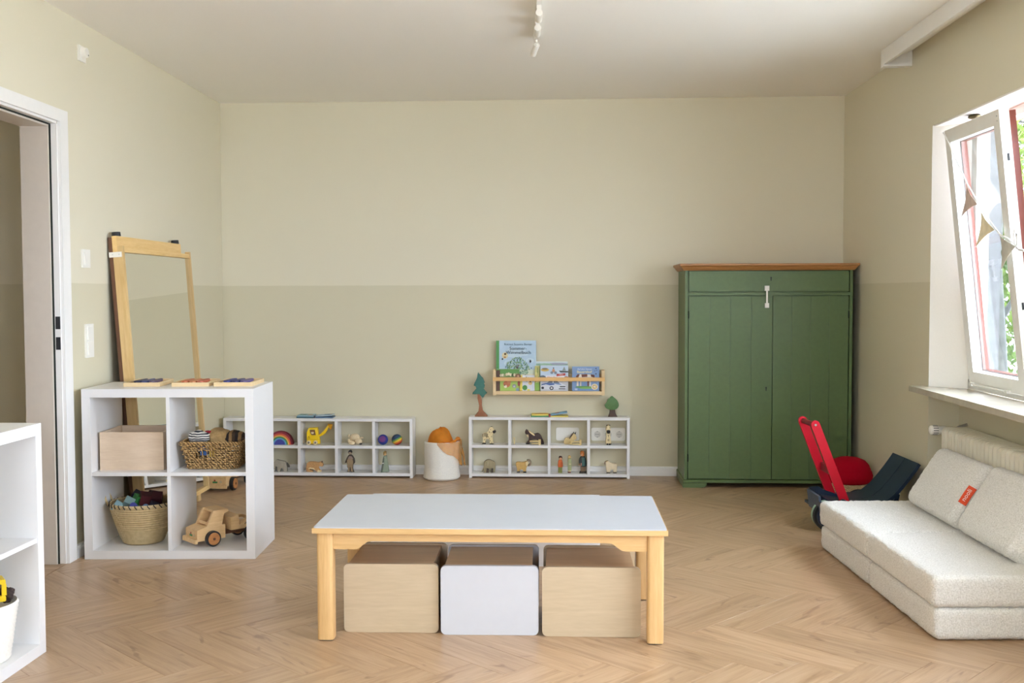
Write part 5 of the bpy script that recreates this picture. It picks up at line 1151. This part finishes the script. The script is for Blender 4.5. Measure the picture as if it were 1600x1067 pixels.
# box stools under the table
M_STW = plain('white_laminate', (.54, .55, .58), .35, .01)
M_SEAT = wood('seat_birch_painted_shade', C(178, 146, 108), C(198, 166, 126), 'X', .3)  # birch seat with the brown under-table shade put into the colour
def stool(loc, rz, w, mat, label):
    t = empty('box_stool', loc, rz, label, 'stool', 'box stools under the table'); h, d = .243, .325
    for y in (0, d-.018): obj('end_panel', bev(PR(rrect(0, w, .0006, h, .018, 5), y, y+.018), .0025, 2, 50), mat, t, smooth=40)
    obj('seat_board', RB(.012, w-.022, .0183, d-.0183, h-.024, h-.006, .002), M_SEAT, t)
    obj('side_board', RB(.016, .032, .0183, d-.0183, .02, h-.0243, .002), mat, t); obj('side_board', RB(w-.044, w-.028, .0183, d-.0183, .02, h-.0243, .002), mat, t)
    return t
stool((-.592, 3.698, 0), -.042, .333, M_BIRCH, 'left box stool with birch end panel under the table')
stool((-.250, 3.6655, 0), -.03, .340, M_STW, 'middle box stool with white end panel under the table')
stool((.102, 3.6455, 0), -.045, .340, M_BIRCH, 'right box stool with birch end panel under the table')
wb = empty('white_bench', (-.62, 4.62, 0), -.044, 'white board fronted bench standing behind the table and the box stools', 'bench')
obj('front_board', RB(0, 1.0, 0, .016, .0006, .300, .003), M_WHITE, wb); obj('top_board', RB(0, 1.0, .0163, .085, .284, .300, .003), M_STW, wb)
for x in (0, .984): obj('end_board', RB(x, x+.016, .0163, .085, .0006, .2837, .002), M_STW, wb)

# ---------------------------------------------------------------- sofa, pillows
sf = empty('foam_sofa', (1.427, 3.577, 0), .004, 'low cream boucle sofa of stacked foam blocks at the right', 'sofa')
for j, (y0, ln) in enumerate(((0, .672), (.678, .655))):
    for i in range(2):
        off = (.0, .008)[i == 0]
        o = obj('foam_block', soft(.525, ln, .111, .024, .0095, .0034, 85, 3*j+i+1), M_BOUCLE, sf, (.2625+off, y0+ln/2, .002+i*.112), smooth=90)
def pillow(x, y, rz, ln, ht, th, tilt, label, seed, z=.226):
    t = empty('pillow', (x, y, z), 0, label, 'pillow', 'boucle pillows on the foam sofa')
    M = Matrix.Translation((x, y, z)) @ Matrix.Rotation(rz, 4, 'Z') @ Matrix.Rotation(tilt, 4, 'Y')
    t.matrix_world = M
    bm = soft(th, ln, ht, .038, .0095, .0034, 85, seed)
    for v in bm.verts:
        q = v.co; e = max(0, 1-(2*q.y/ln)**2)*max(0, 1-(2*(q.z-ht/2)/ht)**2); q.x *= 1+.28*e
    obj('cover', bm, M_BOUCLE, t, smooth=90); return t
p1 = pillow(1.806, 4.532, RA*.6, .535, .29, .100, radians(33), 'boucle pillow with an orange label, farther along the sofa', 31, .230)
p2 = pillow(1.792, 3.972, RA*.6, .500, .30, .104, radians(32), 'boucle pillow cut by the right picture edge, nearest the camera', 37, .230)
M_OR = plain('orange_label_fabric', C(214, 74, 34), .8, .06, 300)
lt = empty('fabric_label', (-.0445, -.2595, .135), 0, parent=p1); lt['label'] = 'orange sewn label with white lettering'
lt.rotation_euler = (0, 0, radians(43))
bm = NB(); N = 8
for i in range(N+1):
    for j in (0, 1): bm.verts.new((-.003*sin(pi*i/N), (j-.5)*.036, -.04+.08*i/N))
bm.verts.ensure_lookup_table()
for i in range(N): bm.faces.new([bm.verts[2*i], bm.verts[2*i+1], bm.verts[2*i+3], bm.verts[2*i+2]])
r = bmesh.ops.extrude_face_region(bm, geom=bm.faces[:]); bmesh.ops.translate(bm, vec=(.0015, 0, 0), verts=[v for v in r['geom'] if isinstance(v, bmesh.types.BMVert)])
obj('label_patch', bm, M_OR, lt)
text('nooli', .027, flat('f0e4dc'), lt, (-.0046, -.007, 0), (pi/2, -pi/2, -pi/2))

# ---------------------------------------------------------------- red and navy push cart, pouf
ct = empty('push_cart', (1.60, 5.42, 0), 0, 'navy wooden push cart with a red slatted handle behind the sofa', 'cart')
def slab(pts, th):
    """thick curved board from a centre line in x,z"""
    up = []; lo = []
    for i, p in enumerate(pts):
        a = Vector(pts[max(0, i-1)]); b = Vector(pts[min(len(pts)-1, i+1)]); d = (b-a).normalized(); n = Vector((-d.y, d.x))
        up.append(tuple(Vector(p)+n*th/2)); lo.append(tuple(Vector(p)-n*th/2))
    return up+lo[::-1]
line = [(-.03, .145), (.02, .136), (.10, .125), (.19, .126), (.245, .142), (.29, .178), (.33, .225), (.365, .270), (.395, .312), (.412, .338)]
for k, (y0, y1) in enumerate(((-.005, .17), (-.185, -.01))):
    obj('seat_slat', bev(PR(slab(line, .016), y0, y1), .004, 2, 40), M_NAVY, ct, smooth=35)
obj('side_cheek', bev(PR([(-.085, .155), (-.035, .122), (.03, .168), (.075, .148), (.075, .09), (-.075, .09)], -.205, -.187), .003, 1, 40), M_NAVY, ct)
obj('side_cheek', bev(PR([(-.075, .185), (-.03, .192), (.01, .17), (.075, .148), (.075, .09), (-.065, .09)], .02, .038), .003, 1, 40), M_NAVY, ct)
obj('front_board', bev(PR([(-.088, .180), (-.076, .180), (-.064, .09), (-.076, .09)], -.186, .019), .002, 1), M_NAVYE, ct)
obj('floor_board', RB(-.06, .30, -.186, .157, .085, .098, .003), M_NAVY, ct)
for y0 in (.0, -.16): obj('rear_strut', PR(slab([(.285, .099), (.305, .14), (.315, .185)], .022), y0, y0+.03), M_NAVY, ct)
hd = empty('handle', (0, 0, 0), 0, parent=ct); hd['label'] = 'red slatted handle with a dark red grip bar'
for y0, y1, dx in ((.065, .083, -.010), (-.115, -.097, .004)):
    a = Vector((.072+dx, .115)); b = Vector((-.088+dx, .525)); d = (b-a).normalized(); n = Vector((-d.y, d.x))*.022
    pts = [tuple(a+n), tuple(a-n), tuple(b-n)]+[tuple(b+Vector((cos(q), sin(q)))*.022) for q in [math.atan2(-n.y, -n.x)+pi*i/7 for i in range(1, 7)]]+[tuple(b+n)]
    sl_ = obj('handle_slat', bev(PR(pts, y0, y1), .002, 1, 40), M_RED, hd, smooth=30)
    for c_, r_ in ((b, .006), (a+d*.03, .006)): obj('bolt', CY((c_.x, y0-.0015, c_.y), (c_.x, y0+.001, c_.y), r_, n=10), M_STEEL, sl_)
obj('grip_bar', CY((-.090, -.0965, .525), (-.096, .0645, .525), .0135, n=16), M_REDD, hd, smooth=40)
obj('cross_brace', RB(-.005, .03, -.0965, .0645, .27, .31, .003), M_REDD, hd).rotation_euler = (0, 0, 0)
def wheel(x, y0, y1, r_, mint):
    wh = obj('wheel', CY((x, y0, r_+.0005), (x, y1, r_+.0005), r_*.8, n=28), M_NAVY, ct, smooth=40)
    bm = NB(); A = circ(x, r_+.0005, r_, 32); B = circ(x, r_+.0005, r_*.805, 32)
    va = [[bm.verts.new((u, y, v)) for u, v in Q] for Q in (A, B) for y in (y0+.002, y1-.002)]
    for a_, b_ in ((0, 1), (1, 3), (3, 2), (2, 0)):
        for i in range(32): bm.faces.new([va[a_][i], va[a_][(i+1) % 32], va[b_][(i+1) % 32], va[b_][i]])
    obj('tyre', bm, M_BLACK, wh, smooth=50)
    if mint: obj('mint_disc', CY((x, y1+.012, r_+.0005), (x, y1+.034, r_+.0005), r_*.96, n=32), M_MINT, wh, smooth=40)
wheel(-.028, -.17, -.135, .074, True)
for y0 in (-.225, .185): wheel(.24, y0, y0+.03, .07, False)
obj('axle', CY((-.028, -.134, .0745), (-.028, -.124, .0745), .010, n=10), M_STEEL, ct); obj('axle', CY((.24, -.1945, .0705), (.24, .1845, .0705), .007, n=10), M_STEEL, ct)
pf = empty('floor_pouf', (1.932, 6.09, 0), 0, 'round pouf with red felt cushion on a speckled straw base before the cabinet', 'pouf')
obj('straw_base', LA([(.10, .0008), (.122, .01), (.127, .04), (.127, .085), (.122, .098), (.02, .098)], 40), M_STRAW2, pf, smooth=50)
prof = [(.02, .0985), (.115, .0985), (.131, .112), (.134, .14), (.128, .162), (.122, .170), (.122, .174), (.112, .200), (.09, .224), (.055, .238), (.012, .242)]
obj('cushion', LA(prof, 44), M_REDF, pf, smooth=70)
